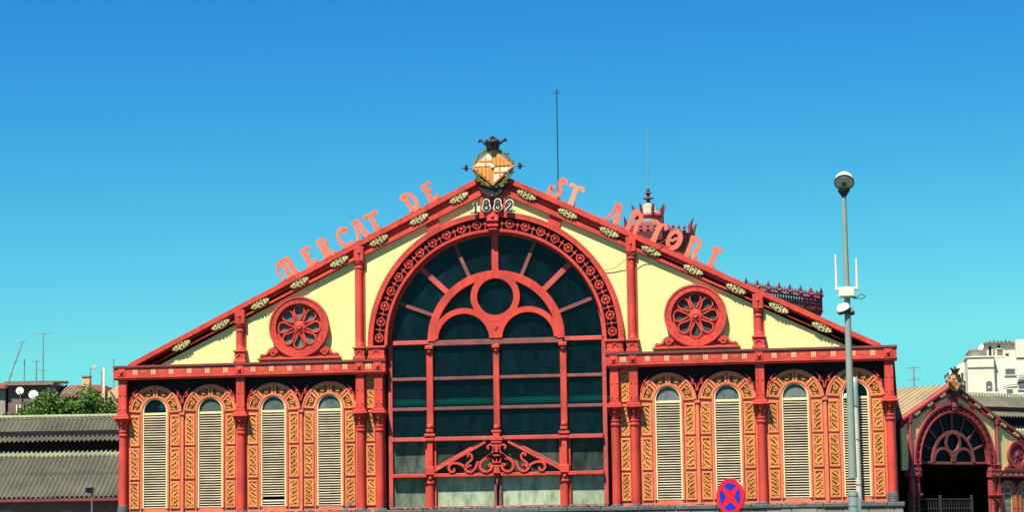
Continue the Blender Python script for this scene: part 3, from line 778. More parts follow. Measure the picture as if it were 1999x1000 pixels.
    if glazed:
        for s in (-1, 1):
            bar('jamb', MB().cbox(min(s*3.90, s*4.06), max(s*3.90, s*4.06), yf0, yf1, -0.25, 5.76), 'worn_red')
            bar('mullion', MB().cbox(s*2.485-0.12, s*2.485+0.12, yf0-0.05, yf1-0.02, 2.3, 5.72).cbox(s*2.485-0.10, s*2.485+0.10, yf0-0.14, yf1-0.02, 0.98, 2.3).box(s*2.485-0.2, s*2.485-0.12, yf0, yf1-0.03, -0.2, 2.2).box(s*2.485+0.12, s*2.485+0.2, yf0, yf1-0.03, -0.2, 2.2), 'red_paint')
            tn = MB()
            for zz in (2.2, 2.36, 2.52):
                tn.cbox(s*2.485-(0.15, 0.20, 0.13)[int((zz-2.2)*6.3)], s*2.485+(0.15, 0.20, 0.13)[int((zz-2.2)*6.3)], yf0-0.2, yf0, zz, zz+0.1)
            bar('pier_knob', tn.ball((s*2.485, yf0-0.1, 2.72), 0.11, 8, 6), 'red_paint')
            bar('pier_cap', MB().cbox(s*2.485-0.15, s*2.485+0.15, yf0-0.18, yf0, 5.58, 5.70).ball((s*2.485, yf0-0.08, 5.5), 0.075, 8, 6), 'red_paint')
            tn = MB()
            tn.cbox(s*2.485-0.17, s*2.485+0.17, yf0-0.2, yf0, 0.95, 1.25).ball((s*2.485, yf0-0.15, 0.83), 0.07, 8, 6)
            tn.lathe([(0.12, -0.25), (0.12, 0.62), (0.16, 0.64), (0.16, 0.69), (0.12, 0.72), (0.10, 0.95)], s*2.485, yf0-0.03, 14)
            bar('turned_pier', tn, 'red_paint')
        bar('mullion', MB().cbox(-0.11, 0.11, yf0-0.04, yf1-0.02, 2.62, 5.71).cbox(-0.14, 0.14, yf0-0.15, yf0, 5.56, 5.68).ball((0, yf0-0.06, 5.48), 0.07, 8, 6), 'red_paint')
        for z, t, m, pr in ((4.49, 0.12, 'bare_wood', 0), (3.38, 0.12, 'bare_wood', 0), (2.26, 0.15, 'worn_red', 0.16), (0.93, 0.13, 'red_paint', 0.18)):
            hbar(-3.92, -2.6, z, t, m, pr); hbar(-2.37, 2.37, z, t, m, pr); hbar(2.6, 3.92, z, t, m, pr)
        bar('mullion', MB().cbox(-0.14, -0.04, yf0-0.01, yf1-0.02, -0.2, 0.85).cbox(0.04, 0.14, yf0-0.01, yf1-0.02, -0.2, 0.85).lathe([(0.02, 0.55), (0.05, 0.7), (0.04, 0.86)], 0, yf0-0.1, 8), 'bare_wood')
        bar('sill', MB().cbox(-3.92, 3.92, yf0-0.06, yf1, -0.28, -0.2), 'bare_wood')
        # crest under the fourth transom: raking braces, scrolls, central finial
        cr = MB()
        for s in (-1, 1):
            cr.ribbon([(s*0.42, 2.12), (s*2.36, 1.08)], 0.09, yf0-0.16, yf0+0.1).ribbon([(s*0.62, 2.12), (s*2.36, 1.18)], 0.07, yf0-0.03, yf0+0.1)
        bar('brace', cr, 'worn_red')
        sc = MB(); y0, y1 = yf0-0.22, yf0-0.10
        for s in (-1, 1):
            def S(pts, wd): sc.ribbon([(s*p[0], p[1]) for p in pts], wd, y0, y1)
            S(smooth_pts([(0.10, 1.85), (0.13, 1.72), (0.30, 1.58), (0.52, 1.45), (0.62, 1.28), (0.55, 1.10), (0.40, 1.04), (0.24, 1.10), (0.19, 1.22), (0.25, 1.30), (0.31, 1.24)], 5), 0.095)
            S(smooth_pts([(0.10, 1.85), (0.13, 1.97), (0.24, 2.02), (0.34, 1.94), (0.28, 1.86)], 5), 0.07)
            S(smooth_pts([(0.62, 1.38), (0.72, 1.36), (0.80, 1.16), (0.95, 1.04), (1.12, 1.08), (1.20, 1.22), (1.34, 1.32), (1.55, 1.37), (1.72, 1.32), (1.78, 1.18), (1.70, 1.06), (1.58, 1.08), (1.58, 1.18)], 5), 0.085)
            S(smooth_pts([(1.18, 1.20), (1.08, 1.36), (0.96, 1.44), (0.90, 1.56), (0.96, 1.68), (1.06, 1.66), (1.05, 1.58)], 5), 0.07)
            S(smooth_pts([(1.12, 1.16), (1.02, 1.28), (0.94, 1.24)], 5), 0.06)
        sc.poly([(-0.12, 1.60), (0.12, 1.60), (0.10, 2.1), (-0.10, 2.1)], y0, y1)
        sc.arc(0, 1.30, 0.36, 0.44, R(25), R(155), y0, y1, 14)
        for k in (-1, 0, 1):
            sc.poly([(k*0.10-0.05, 1.34), (k*0.10+0.05, 1.34), (k*0.17, 1.52)], y0-0.01, y1)
        sc.cbox(-0.15, 0.15, y0-0.02, y1, 1.20, 1.26).poly([(-0.08, 1.2), (0.08, 1.2), (0.14, 0.98), (-0.14, 0.98)], y0-0.03, y1)
        sc.cbox(-0.20, 0.20, y0-0.03, y1, 2.06, 2.16).cbox(-0.24, 0.24, y0-0.05, y1, 2.16, 2.30).cbox(-0.13, 0.13, y0-0.02, y1, 2.30, 2.46).cbox(-0.18, 0.18, y0-0.04, y1, 2.46, 2.54).ball((0, y0+0.04, 2.64), 0.11, 8, 6)
        bar('scroll_crest', sc, 'red_paint')
    # panes
    def pane(pts, m, y=0.475): MB().poly(pts, y, y+0.006).build('pane', m, fr)
    def sector(r0, r1, a0, a1, n=8):
        o = [(r1*math.cos(a0+(a1-a0)*k/n), ACZ+r1*math.sin(a0+(a1-a0)*k/n)) for k in range(n+1)]
        return o + [(r0*math.cos(a1-(a1-a0)*k/n), ACZ+r0*math.sin(a1-(a1-a0)*k/n)) for k in range(n+1)]
    for k in range(8):
        pane(sector(2.45, 3.97, R(22.5*k), R(22.5*(k+1))), 'glass_dark' if glazed else 'glass_dim')
    pane([(2.40*math.cos(PI*k/32), 5.83+2.40*math.sin(PI*k/32)) for k in range(33)], 'glass_dark' if glazed else 'glass_dim', 0.49)
    if glazed:
        rows = ((4.49, 5.76, 'glass_dark'), (3.38, 4.49, 'glass_dark'), (2.26, 3.38, 'glass_dark'), (0.93, 2.26, 'glass_dusty'), (-0.22, 0.93, 'glass_pale'))
        for (z0, z1, m) in rows:
            for (x0, x1) in ((-3.92, -2.5), (-2.47, -0.03), (0.03, 2.47), (2.5, 3.92)):
                y = 0.47+random.uniform(-.012, .012)
                pane([(x0, z0), (x1, z0), (x1, z1), (x0, z1)], m, y)

# ------------------------------------------------------------------ the market hall
hall = empty('market_hall', (0, 0, 0))
tag(hall, 'large red and cream iron market hall with gabled front, arched glazing and louvred windows', 'market hall')
gable(hall)
pb = MB().box(-14.55, 14.55, -0.12, 0.62, GZ-0.1, -0.47).build('plinth', 'ashlar', hall)
x = -14.62
while x < 14.6:
    L = min(random.uniform(1.0, 1.5), 14.62-x)
    if 14.62-x-L < 0.5: L = 14.62-x
    MB().cbox(x, x+L-0.012, -0.20+random.uniform(-.012, .012), 0.5, -0.468, -0.302+random.uniform(-.012, 0.004), 0.025).build('coping_stone', 'plinth_stone', pb)
    x += L
for r in range(5):                            # dressed stones of the plinth face
    x = -14.55 + (0.45 if r % 2 else 0.0)
    while x < 14.5:
        L = min(0.9, 14.55-x)
        MB().cbox(x, x+L-0.012, -0.15+random.uniform(-.008, .008), -0.05, -2.86+0.478*r, -2.86+0.478*(r+1)-0.012, 0.02).build('stone', 'ashlar', pb)
        x += 0.9
db = MB()
for k in range(420):
    x = random.uniform(-14.3, 14.3) if k % 3 else random.gauss(0.5, 2.6)
    r = random.uniform(0.015, 0.055)
    db.ball((x, random.uniform(-0.17, 0.02), -0.30+r*0.5), r, 5, 4, (random.uniform(.8, 1.8), 1, random.uniform(.5, 1.0)))
d = db.build('rubble', 'debris', hall); d['kind'] = 'stuff'
# body of the hall: side walls, roof slopes, back wall, floor
YB = 46.0
for s in (-1, 1):
    MB().box(min(s*14.0, s*14.3), max(s*14.0, s*14.3), 0.62, YB, GZ, 5.1).build('side_wall', 'salmon_iron', hall)
    MB().poly([(0, APEX-0.03), (s*14.4, rake(14.4)-0.03), (s*14.4, rake(14.4)-0.20), (0, APEX-0.20)], 0.7, YB).build('roof_slope', 'corrugated', hall)
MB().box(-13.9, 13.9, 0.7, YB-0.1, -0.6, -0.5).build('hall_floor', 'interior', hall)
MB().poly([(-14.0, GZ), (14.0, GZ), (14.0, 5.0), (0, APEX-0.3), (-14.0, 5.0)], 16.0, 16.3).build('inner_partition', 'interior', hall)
tb = MB().tube([(-4.15, 0.86, 3.66), (4.15, 0.86, 3.66)], 0.13, 12)
tb.build('tie_beam', 'green_beam', hall)
# year over the arch
def digit(ch, X, Z, face_front):
    P = {'1': [[(-0.09, 0.10), (0.0, 0.18)], [(0.0, 0.19), (0.0, -0.19)], [(-0.07, -0.19), (0.07, -0.19)]],
         '8': [[(0.0+0.075*math.cos(a*PI/8), 0.10+0.075*math.sin(a*PI/8)) for a in range(17)], [(0.0+0.10*math.cos(a*PI/8), -0.085+0.10*math.sin(a*PI/8)) for a in range(17)]],
         '2': [smooth_pts([(-0.09, 0.10), (-0.05, 0.18), (0.05, 0.19), (0.10, 0.11), (0.05, 0.0), (-0.06, -0.11), (-0.10, -0.18)], 4), [(-0.11, -0.175), (0.11, -0.175)], [(0.10, -0.18), (0.115, -0.10)]]}[ch]
    W = {'1': [0.03, 0.075, 0.035], '8': [0.062, 0.075], '2': [0.06, 0.055, 0.03]}[ch]
    o = MB()
    for p, wd in zip(P, W): o.ribbon(p, wd+0.062, 0.03, 0.10)
    # the pale outline is drawn by nested shells, each a hair behind the next
    oo = o.build('digit', 'digit_white', hall, (X, -0.10, Z))
    f = MB()
    for i, (p, wd) in enumerate(zip(P, W)): f.ribbon(p, wd, 0.012+0.003*i, 0.028)
    f.build('digit_face', 'digit_black', oo)
for ch, X, Z in (('1', -0.62, 10.73), ('8', -0.22, 10.82), ('8', 0.21, 10.82), ('2', 0.64, 10.75)):
    digit(ch, X, Z, 0)
MB().box(-0.85, 0.85, 0.11, 0.15, 10.56, 10.60).build('digit_rail', 'black_iron', hall)

pk = MB().ribbon([(-0.26, -0.28), (0.0, -0.05), (0.22, 0.12)], 0.075, 0, 0.03)
tag(pk.build('loose_plank', 'house_brown', None, (-5.44, 0.05, 0.0)), 'broken dark plank leaning by the paired columns left of the big window', 'plank')

# ------------------------------------------------------------------ roof lettering
GL = {
 'M': (0.80, [([(0.04, 0.92), (-0.05, 0.62), (-0.03, 0.28), (0.10, 0.0)], 0.075), ([(-0.02, 0.88), (0.25, 0.98), (0.70, 0.99)], 0.10), ([(0.30, 0.95), (0.37, 0.5), (0.42, 0.0)], 0.15), ([(0.66, 0.98), (0.70, 0.5), (0.78, 0.0)], 0.16), ([(0.08, 0.70), (0.3, 0.74)], 0.04)]),
 'E': (0.58, [([(0.17, 1.0), (0.20, 0.5), (0.24, 0.0)], 0.17), ([(0.06, 0.95), (0.32, 0.97), (0.48, 1.0), (0.50, 0.86)], 0.085), ([(0.22, 0.54), (0.40, 0.56), (0.44, 0.64)], 0.08), ([(0.14, 0.04), (0.42, 0.05), (0.58, 0.14), (0.56, 0.26)], 0.10)]),
 'R': (0.66, [([(0.15, 1.0), (0.18, 0.5), (0.22, 0.0)], 0.16), ([(0.04, 0.95), (0.34, 0.99), (0.50, 0.86), (0.46, 0.66), (0.22, 0.55)], 0.10), ([(0.28, 0.56), (0.42, 0.36), (0.54, 0.10), (0.68, 0.02)], 0.14)]),
 'C': (0.60, [([(0.46, 0.72), (0.56, 0.84), (0.42, 0.98), (0.20, 0.90), (0.08, 0.62), (0.10, 0.28), (0.26, 0.06), (0.48, 0.05), (0.62, 0.18)], 0.14)]),
 'A': (0.66, [([(0.40, 1.0), (0.50, 0.5), (0.60, 0.0)], 0.17), ([(0.40, 0.95), (0.24, 0.72), (0.16, 0.35), (0.02, 0.02)], 0.085), ([(0.17, 0.36), (0.36, 0.30), (0.54, 0.36)], 0.07), ([(0.12, 0.93), (0.3, 0.99), (0.50, 0.98)], 0.09)]),
 'T': (0.66, [([(0.34, 0.98), (0.35, 0.5), (0.38, 0.0)], 0.17), ([(0.0, 0.84), (0.05, 0.97), (0.20, 0.96), (0.36, 0.91), (0.54, 0.99), (0.68, 0.95), (0.68, 0.82)], 0.105), ([(0.24, 0.03), (0.52, 0.03)], 0.07)]),
 'D': (0.70, [([(0.20, 0.96), (0.24, 0.5), (0.28, 0.04)], 0.15), ([(0.0, 0.84), (0.12, 0.96), (0.36, 0.97), (0.58, 0.78), (0.66, 0.46), (0.56, 0.14), (0.30, 0.02)], 0.13)]),
 'S': (0.62, [([(0.62, 0.82), (0.56, 0.97), (0.40, 0.98), (0.34, 0.82), (0.48, 0.58), (0.58, 0.32), (0.46, 0.06), (0.20, 0.02), (0.04, 0.18), (0.08, 0.40), (0.22, 0.36)], 0.135)]),
 'N': (0.72, [([(0.16, 1.0), (0.18, 0.5), (0.20, 0.0)], 0.15), ([(0.04, 0.95), (0.30, 1.0), (0.52, 0.92), (0.60, 0.70), (0.54, 0.40), (0.62, 0.06), (0.74, 0.04)], 0.135), ([(0.08, 0.02), (0.34, 0.02)], 0.08)]),
 'O': (0.72, [([(0.36+0.29*math.cos(a*PI/10), 0.5+0.44*math.sin(a*PI/10)) for a in range(21)], 0.14), ([(0.12, 0.42), (0.32, 0.44), (0.40, 0.58), (0.60, 0.58)], 0.085)]),
 'I': (0.50, [([(0.22, 1.0), (0.24, 0.5), (0.28, 0.0)], 0.17), ([(0.0, 0.86), (0.08, 0.97), (0.42, 1.0), (0.50, 0.90)], 0.085), ([(0.12, 0.03), (0.42, 0.05)], 0.085)]),
}
def lettering(items, s, label):
    root = empty('roof_sign', (s*5.0, 0.1, rake(5.0)))
    tag(root, label, 'sign lettering', 'red iron letters along the roof edges')
    th = s*math.atan(SLOPE)
    H = 0.72
    for ch, X, pale in items:
        wd, strokes = GL[ch]
        mb = MB()
        for i, (pts, sw) in enumerate(strokes):
            q = pts if len(pts) > 12 else smooth_pts(pts, 5)
            n = len(q)
            mb.ribbon([((p[0]-wd/2)*H, p[1]*H) for p in q], [H*sw*1.72*(0.80+0.30*abs(2*k/(n-1)-1)) for k in range(n)], -0.03-0.002*i, 0.03+0.002*i)
        o = mb.build('letter', 'sign_pale' if pale else 'sign_orange', root)
        o.location = (X-root.location.x, 0.02, rake(X)+0.03-root.location.z)
        o.rotation_euler = (0, th+random.uniform(-.04, .04), 0)
        st = MB().box(-0.012, 0.012, 0.0, 0.02, -0.10, 0.1).box(wd*H*0.3, wd*H*0.3+0.02, 0.0, 0.02, -0.12, 0.1)
        st.build('bracket', 'black_iron', o)
    x0, x1 = min(abs(i[1]) for i in items)-0.5, max(abs(i[1]) for i in items)+0.5
    MB().tube([(s*x0-root.location.x, 0.06, rake(x0)+0.04-root.location.z), (s*x1-root.location.x, 0.06, rake(x1)+0.04-root.location.z)], 0.014, 6).build('rail', 'worn_red', root)
lettering([('M', -7.70, 0), ('E', -6.86, 0), ('R', -6.21, 0), ('C', -5.50, 0), ('A', -4.90, 0), ('T', -4.37, 0), ('D', -2.95, 0), ('E', -2.24, 0)], -1, 'salmon iron letters reading MERCAT DE along the left roof edge')
lettering([('S', 2.22, 0), ('T', 2.86, 1), ('A', 4.36, 0), ('N', 5.06, 0), ('T', 5.86, 0), ('O', 6.50, 0), ('N', 7.20, 0), ('I', 7.92, 0)], 1, 'salmon iron letters reading ST ANTONI along the right roof edge')

# ------------------------------------------------------------------ coats of arms on the apexes
def coat(loc, rz, sc, label):
    root = empty('coat_of_arms', loc, rz)
    root.scale = (sc, sc, sc)
    tag(root, label, 'coat of arms')
    a, b = 0.80, 0.70
    MB().poly([(-a, 0), (0, -b), (a, 0), (0, b)], -0.06, 0.06).build('shield', 'shield_orange', root)
    sh = root.children[0]
    k = 0.86
    def lim(x): return b*k*(1-abs(x)/(a*k))
    for sx, sz, cross in ((-1, 1, True), (1, 1, False), (-1, -1, False), (1, -1, True)):
        m = 0.035
        tri = [(sx*m, sz*m), (sx*a*k, sz*m), (sx*m, sz*b*k)]
        if cross:
            q = MB().poly(tri, -0.075, -0.055).build('quarter', 'shield_cream', sh)
            cb = MB().box(min(sx*0.235, sx*0.285), max(sx*0.235, sx*0.285), -0.092, -0.07, min(sz*m, sz*lim(0.29)), max(sz*m, sz*lim(0.29)))
            cb.box(min(sx*m, sx*0.50), max(sx*m, sx*0.50), -0.09, -0.07, min(sz*0.19, sz*0.235), max(sz*0.19, sz*0.235))
            cb.build('cross', 'shield_orange', q)
        else:
            q = MB().poly(tri, -0.075, -0.055).build('quarter', 'shield_yellow', sh)
            for j in range(4):
                x0 = 0.09+0.145*j; x1 = x0+0.07
                MB().poly([(sx*x0, sz*m), (sx*x1, sz*m), (sx*x1, sz*max(m+0.01, lim(x1))), (sx*x0, sz*max(m+0.01, lim(x0)))], -0.092, -0.07).build('stripe', 'shield_orange', q)
    MB().lathe([(0.075, 0.05), (0.075, 0.10), (0.04, 0.125)], 0, 0, 12, axis='y').build('shield_boss', 'shield_cream', sh)
    wr = MB()
    rng = random.Random(5)
    for j in range(120):
        t = 2*PI*j/120
        if abs(t-PI/2) < 0.25: continue
        for q in range(2):
            r = 0.71+rng.uniform(-.06, .06); cx, cz = r*math.cos(t)*0.98, r*math.sin(t)*0.94-0.02
            d = t+PI/2*(1 if math.cos(t) < 0 else -1)*-1+rng.uniform(-1, 1)
            l = rng.uniform(0.07, 0.12)
            wr.poly([(cx, cz), (cx+l*0.6*math.cos(d+0.5), cz+l*0.6*math.sin(d+0.5)), (cx+l*1.3*math.cos(d), cz+l*1.3*math.sin(d)), (cx+l*0.6*math.cos(d-0.5), cz+l*0.6*math.sin(d-0.5))], 0.03-rng.uniform(0, .05), 0.075)
    wr.arc(0, -0.02, 0.67, 0.71, 0, 2*PI, 0.062, 0.08, 40)
    wr.build('wreath', 'wreath_green', root)
    cr = MB().lathe([(0.235, 0.66), (0.245, 0.72), (0.25, 0.76), (0.30, 0.92), (0.28, 0.93), (0.22, 0.78)], 0, 0, 16)
    for dx, dy, h, big in ((-1, 0, 0.13, 1), (1, 0, 0.13, 1), (0, -1, 0.06, 0), (0, 1, 0.06, 0), (-0.62, -0.6, 0.10, 0), (0.62, -0.6, 0.10, 0), (-0.62, 0.6, 0.10, 0), (0.62, 0.6, 0.10, 0)):
        f = 0.47 if big else 0.33
        cr.tube([(0.27*dx, 0.27*dy, 0.86), (0.36*dx, 0.34*dy, 0.86+h*0.7), (f*dx, f*dy, 0.86+h)], [0.06, 0.045, 0.035], 7)
        cr.ball((f*dx, f*dy, 0.88+h), 0.058 if big else 0.04, 8, 5)
        if big: cr.ball((f*dx*1.10, 0, 0.83+h), 0.042, 6, 5).ball((f*dx*0.88, 0, 0.89+h), 0.04, 6, 5)
    cr.lathe([(0.30, 0.90), (0.24, 0.99), (0.12, 1.03), (0.05, 1.04)], 0, 0, 14)
    cr.ball((0, 0, 1.13), 0.055, 8, 6).ball((0.075, 0, 1.09), 0.045, 6, 5).ball((-0.075, 0, 1.09), 0.045, 6, 5).tube([(0, 0, 0.8), (0, 0, 1.12)], 0.035, 6)
    cr.build('crown', 'black_iron', root)
    for s in (-1, 1):
        f = MB().tube([(s*0.80, 0, 0.0), (s*1.14, 0, 0.0), (s*1.22, 0, 0)], [0.022, 0.022, 0.006], 6)
        f.ball((s*1.0, 0, 0.07), 0.055, 8, 5).ball((s*1.0, 0, -0.07), 0.055, 8, 5).ball((s*1.02, 0, 0), 0.06, 8, 5).ball((s*0.94, 0, 0), 0.04, 6, 5).ball((s*1.1, 0, 0), 0.04, 6, 5)
        f.build('finial', 'black_iron', root)
    return root
coat((0.06, -0.12, 12.22), 0, 1.0, 'orange and cream diamond shield with black crown on the main gable apex')

# ------------------------------------------------------------------ central octagon and lantern behind the hall
LX, LY = 0.30, 52.0
oct_ = empty('lantern_tower', (LX, LY, GZ))
tag(oct_, 'dark red octagonal roof lantern with iron cresting rising behind the gable', 'lantern tower')
ROT = R(15)
def octo(mb, r0, z0, r1, z1, n=8, rot=0.0):
    vs = []
    for r, z in ((r0, z0), (r1, z1)):
        for k in range(n):
            a = PI/8+2*PI*k/n+rot
            vs.append((r*math.cos(a), r*math.sin(a), z-GZ))
    mb.add(vs, [(k, (k+1) % n, n+(k+1) % n, n+k) for k in range(n)] + [tuple(range(n-1, -1, -1)), tuple(range(n, 2*n))])
    return mb
octo(MB(), 9.6, GZ, 9.6, 10.7, rot=ROT).build('drum', 'gutter_red', oct_)
m_ = octo(MB(), 9.75, 10.7, 9.75, 10.95, rot=ROT); octo(m_, 9.95, 10.96, 10.15, 11.3, rot=ROT)
m_.build('drum_cornice', 'gutter_red', oct_)
octo(MB(), 9.9, 11.31, 2.6, 13.4, rot=ROT).build('octagon_roof', 'corrugated', oct_)
octo(MB(), 2.3, 13.3, 2.3, 15.9).build('lantern_drum', 'worn_red', oct_)
m_ = octo(MB(), 2.35, 15.2, 2.5, 15.6); octo(m_, 2.65, 15.61, 2.75, 16.1)
m_.build('lantern_cornice', 'gutter_red', oct_)
octo(MB(), 2.6, 16.11, 0.8, 16.85).build('lantern_roof', 'gutter_red', oct_)
cu = MB().lathe([(0.72, 16.7-GZ), (0.80, 17.0-GZ), (0.76, 17.15-GZ)], 0, 0, 24).build('cupola_ring', 'house_grey', oct_)
MB().lathe([(0.82, 17.15-GZ), (0.88, 17.3-GZ), (0.82, 17.42-GZ)], 0, 0, 24).build('cupola_band', 'worn_red', oct_)
MB().lathe([(0.66, 17.42-GZ), (0.50, 17.72-GZ), (0.30, 18.0-GZ), (0.16, 18.12-GZ), (0.1, 18.2-GZ)], 0, 0, 24).build('cupola', 'house_grey', oct_)
MB().lathe([(0.1, 18.15-GZ), (0.12, 18.3-GZ), (0.34, 18.36-GZ), (0.30, 18.42-GZ), (0.1, 18.46-GZ), (0.1, 18.6-GZ), (0.22, 18.68-GZ), (0.1, 18.76-GZ), (0.12, 18.9-GZ), (0.02, 19.0-GZ)], 0, 0, 12).build('finial', 'gutter_red', oct_)
MB().tube([(0, 0, 18.9-GZ), (0, 0, 22.75-GZ)], [0.026, 0.014], 6).build('lightning_rod', 'pole_grey', oct_)
horn = MB().tube([(0, 0, 0), (0.03, 0, 0.22), (0.10, 0, 0.42), (0.24, 0, 0.60)], [0.08, 0.10, 0.07, 0.01], 6).tube([(0, 0, 0.1), (-0.08, 0, 0.25), (-0.02, 0, 0.38)], [0.05, 0.05, 0.02], 6).mesh('horn_finial', 'iron_maroon')
spk = MB().lathe([(0.05, 0), (0.11, 0.12), (0.05, 0.22), (0.09, 0.30), (0.01, 0.48)], 0, 0, 7).mesh('cresting_finial', 'iron_maroon')
for k in range(8):
    a = PI/8+PI/4*k
    link('horn_finial', horn, oct_, (2.7*math.cos(a), 2.7*math.sin(a), 16.1-GZ), (0, 0, a), (1.2, 1.2, 1.5))
    link('horn_finial', horn, oct_, (0.84*math.cos(a), 0.84*math.sin(a), 17.36-GZ), (0, 0, a), (1.0, 1.0, 1.1))
    b = a+PI/4
    for j in range(1, 5):
        t = j/5
        x = 2.7*((1-t)*math.cos(a)+t*math.cos(b)); y = 2.7*((1-t)*math.sin(a)+t*math.sin(b))
        link('cresting_finial', spk, oct_, (x, y, 16.1-GZ), (0, 0, 0), (1.1, 1.1, 1.0))
# cresting of the octagon: lattice rail and spearheads on the edges towards the street
tall = MB().lathe([(0.04, 0), (0.04, 0.75), (0.11, 0.86), (0.045, 0.98), (0.08, 1.06), (0.012, 1.34)], 0, 0, 7).mesh('cresting_finial', 'iron_maroon')
for k in (4, 5, 6, 7):
    a, b = PI/8+PI/4*k+ROT, PI/8+PI/4*(k+1)+ROT
    P = Vector((10.05*math.cos(a), 10.05*math.sin(a), 11.3-GZ)); Q = Vector((10.05*math.cos(b), 10.05*math.sin(b), 11.3-GZ))
    n = 28
    rl = MB()
    for zz in (0.06, 0.66): rl.tube([P+Vector((0, 0, zz)), Q+Vector((0, 0, zz))], 0.035, 5)
    for j in range(n):
        p, q = P.lerp(Q, j/n), P.lerp(Q, (j+1)/n)
        rl.tube([p+Vector((0, 0, 0.06)), q+Vector((0, 0, 0.66))], 0.024, 4); rl.tube([p+Vector((0, 0, 0.66)), q+Vector((0, 0, 0.06))], 0.024, 4)
        c = p.lerp(q, 0.5)+Vector((0, 0, 0.36))
        rl.ball(c, 0.07, 6, 4)
    rl.build('cresting_lattice', 'iron_maroon', oct_)
    for j in range(n+1):
        p = P.lerp(Q, j/n)
        big = (j % 4 == 0)
        link('cresting_finial', tall, oct_, p, (0, 0, 0), (1.3 if big else 1.1, 1.3 if big else 1.1, 1.0 if big else 0.84))
ms = MB().tube([(0, 0, 0), (0, 0, 25.8)], [0.05, 0.028], 6).tube([(-0.25, 0, 25.6), (0.25, 0, 25.6)], 0.012, 5)
for t in range(3):
    ms.tube([(-0.1+0.1*t, 0, 25.6), (-0.1+0.1*t, 0, 25.75+0.1*(t == 1))], 0.012, 5)
tag(ms.build('roof_mast', 'black_iron', None, (-3.3, 40.0, GZ)), 'thin dark mast standing behind the letter S of the roof lettering', 'mast')

# ------------------------------------------------------------------ side pavilion, at 47 degrees to the hall
PR = R(47); PS = 0.6
pav = empty('market_pavilion', (17.1, 29.68, -1.62), PR)
pav.scale = (PS, PS, PS)
tag(pav, 'smaller red gabled market pavilion with open dark arch, right of the big hall', 'pavilion')
gable(pav, sides=((-1, False, False), (1, True, True)), glazed=False, fan='bare_wood')
for s, xe in ((-1, 6.4), (1, 14.3)):
    MB().poly([(0, APEX-0.05), (s*xe, rake(xe)-0.05), (s*xe, rake(xe)-0.25), (0, APEX-0.25)], 0.72, 22).build('roof_slope', 'brown_tile', pav)
    # ribs of tile down the slope
    n = 34
    for k in range(n):
        y = 0.8+k*0.62
        mb = MB().tube([(0, y, APEX-0.03), (s*xe, y, rake(xe)-0.03)], 0.06, 6)
        mb.build('tile_row', 'brown_tile', pav)
MB().poly([(-6.4, -2), (14.2, -2), (14.2, 5.0), (0, APEX-0.4), (-6.4, rake(6.4)-0.4)], 21.5, 22).build('back_wall', 'interior', pav)
MB().box(13.9, 14.2, 0.6, 22, -2.1, 5.0).build('side_wall', 'interior', pav)
MB().box(-6.6, -6.4, 0.6, 22, -2.1, 8.6).build('side_wall', 'interior', pav)
MB().box(-6.3, 13.8, 0.7, 21, -2.05, -1.95).build('pavilion_floor', 'interior', pav)
MB().box(4.15, 14.4, -0.1, 0.6, -2.1, -0.3).build('plinth', 'ashlar', pav)
MB().box(-6.4, -4.15, -0.1, 0.6, -2.1, -0.3).build('plinth', 'ashlar', pav)
def weather(o):
    # the side pavilion's paint is older and browner than the hall's
    for c in o.children:
        if c.type == 'MESH' and c.data.materials and c.data.materials[0] in (M['red_paint'], M['worn_red'], M['salmon_iron']):
            c.material_slots[0].link = 'OBJECT'; c.material_slots[0].material = M['old_red']
        weather(c)
weather(pav)
q = Matrix.Rotation(PR, 3, 'Z') @ Vector((0, -0.1, 0))
coat((17.1+q.x, 29.68+q.y, -1.62+PS*12.25), PR, PS*1.05, 'small weathered shield with black crown on the side pavilion apex')

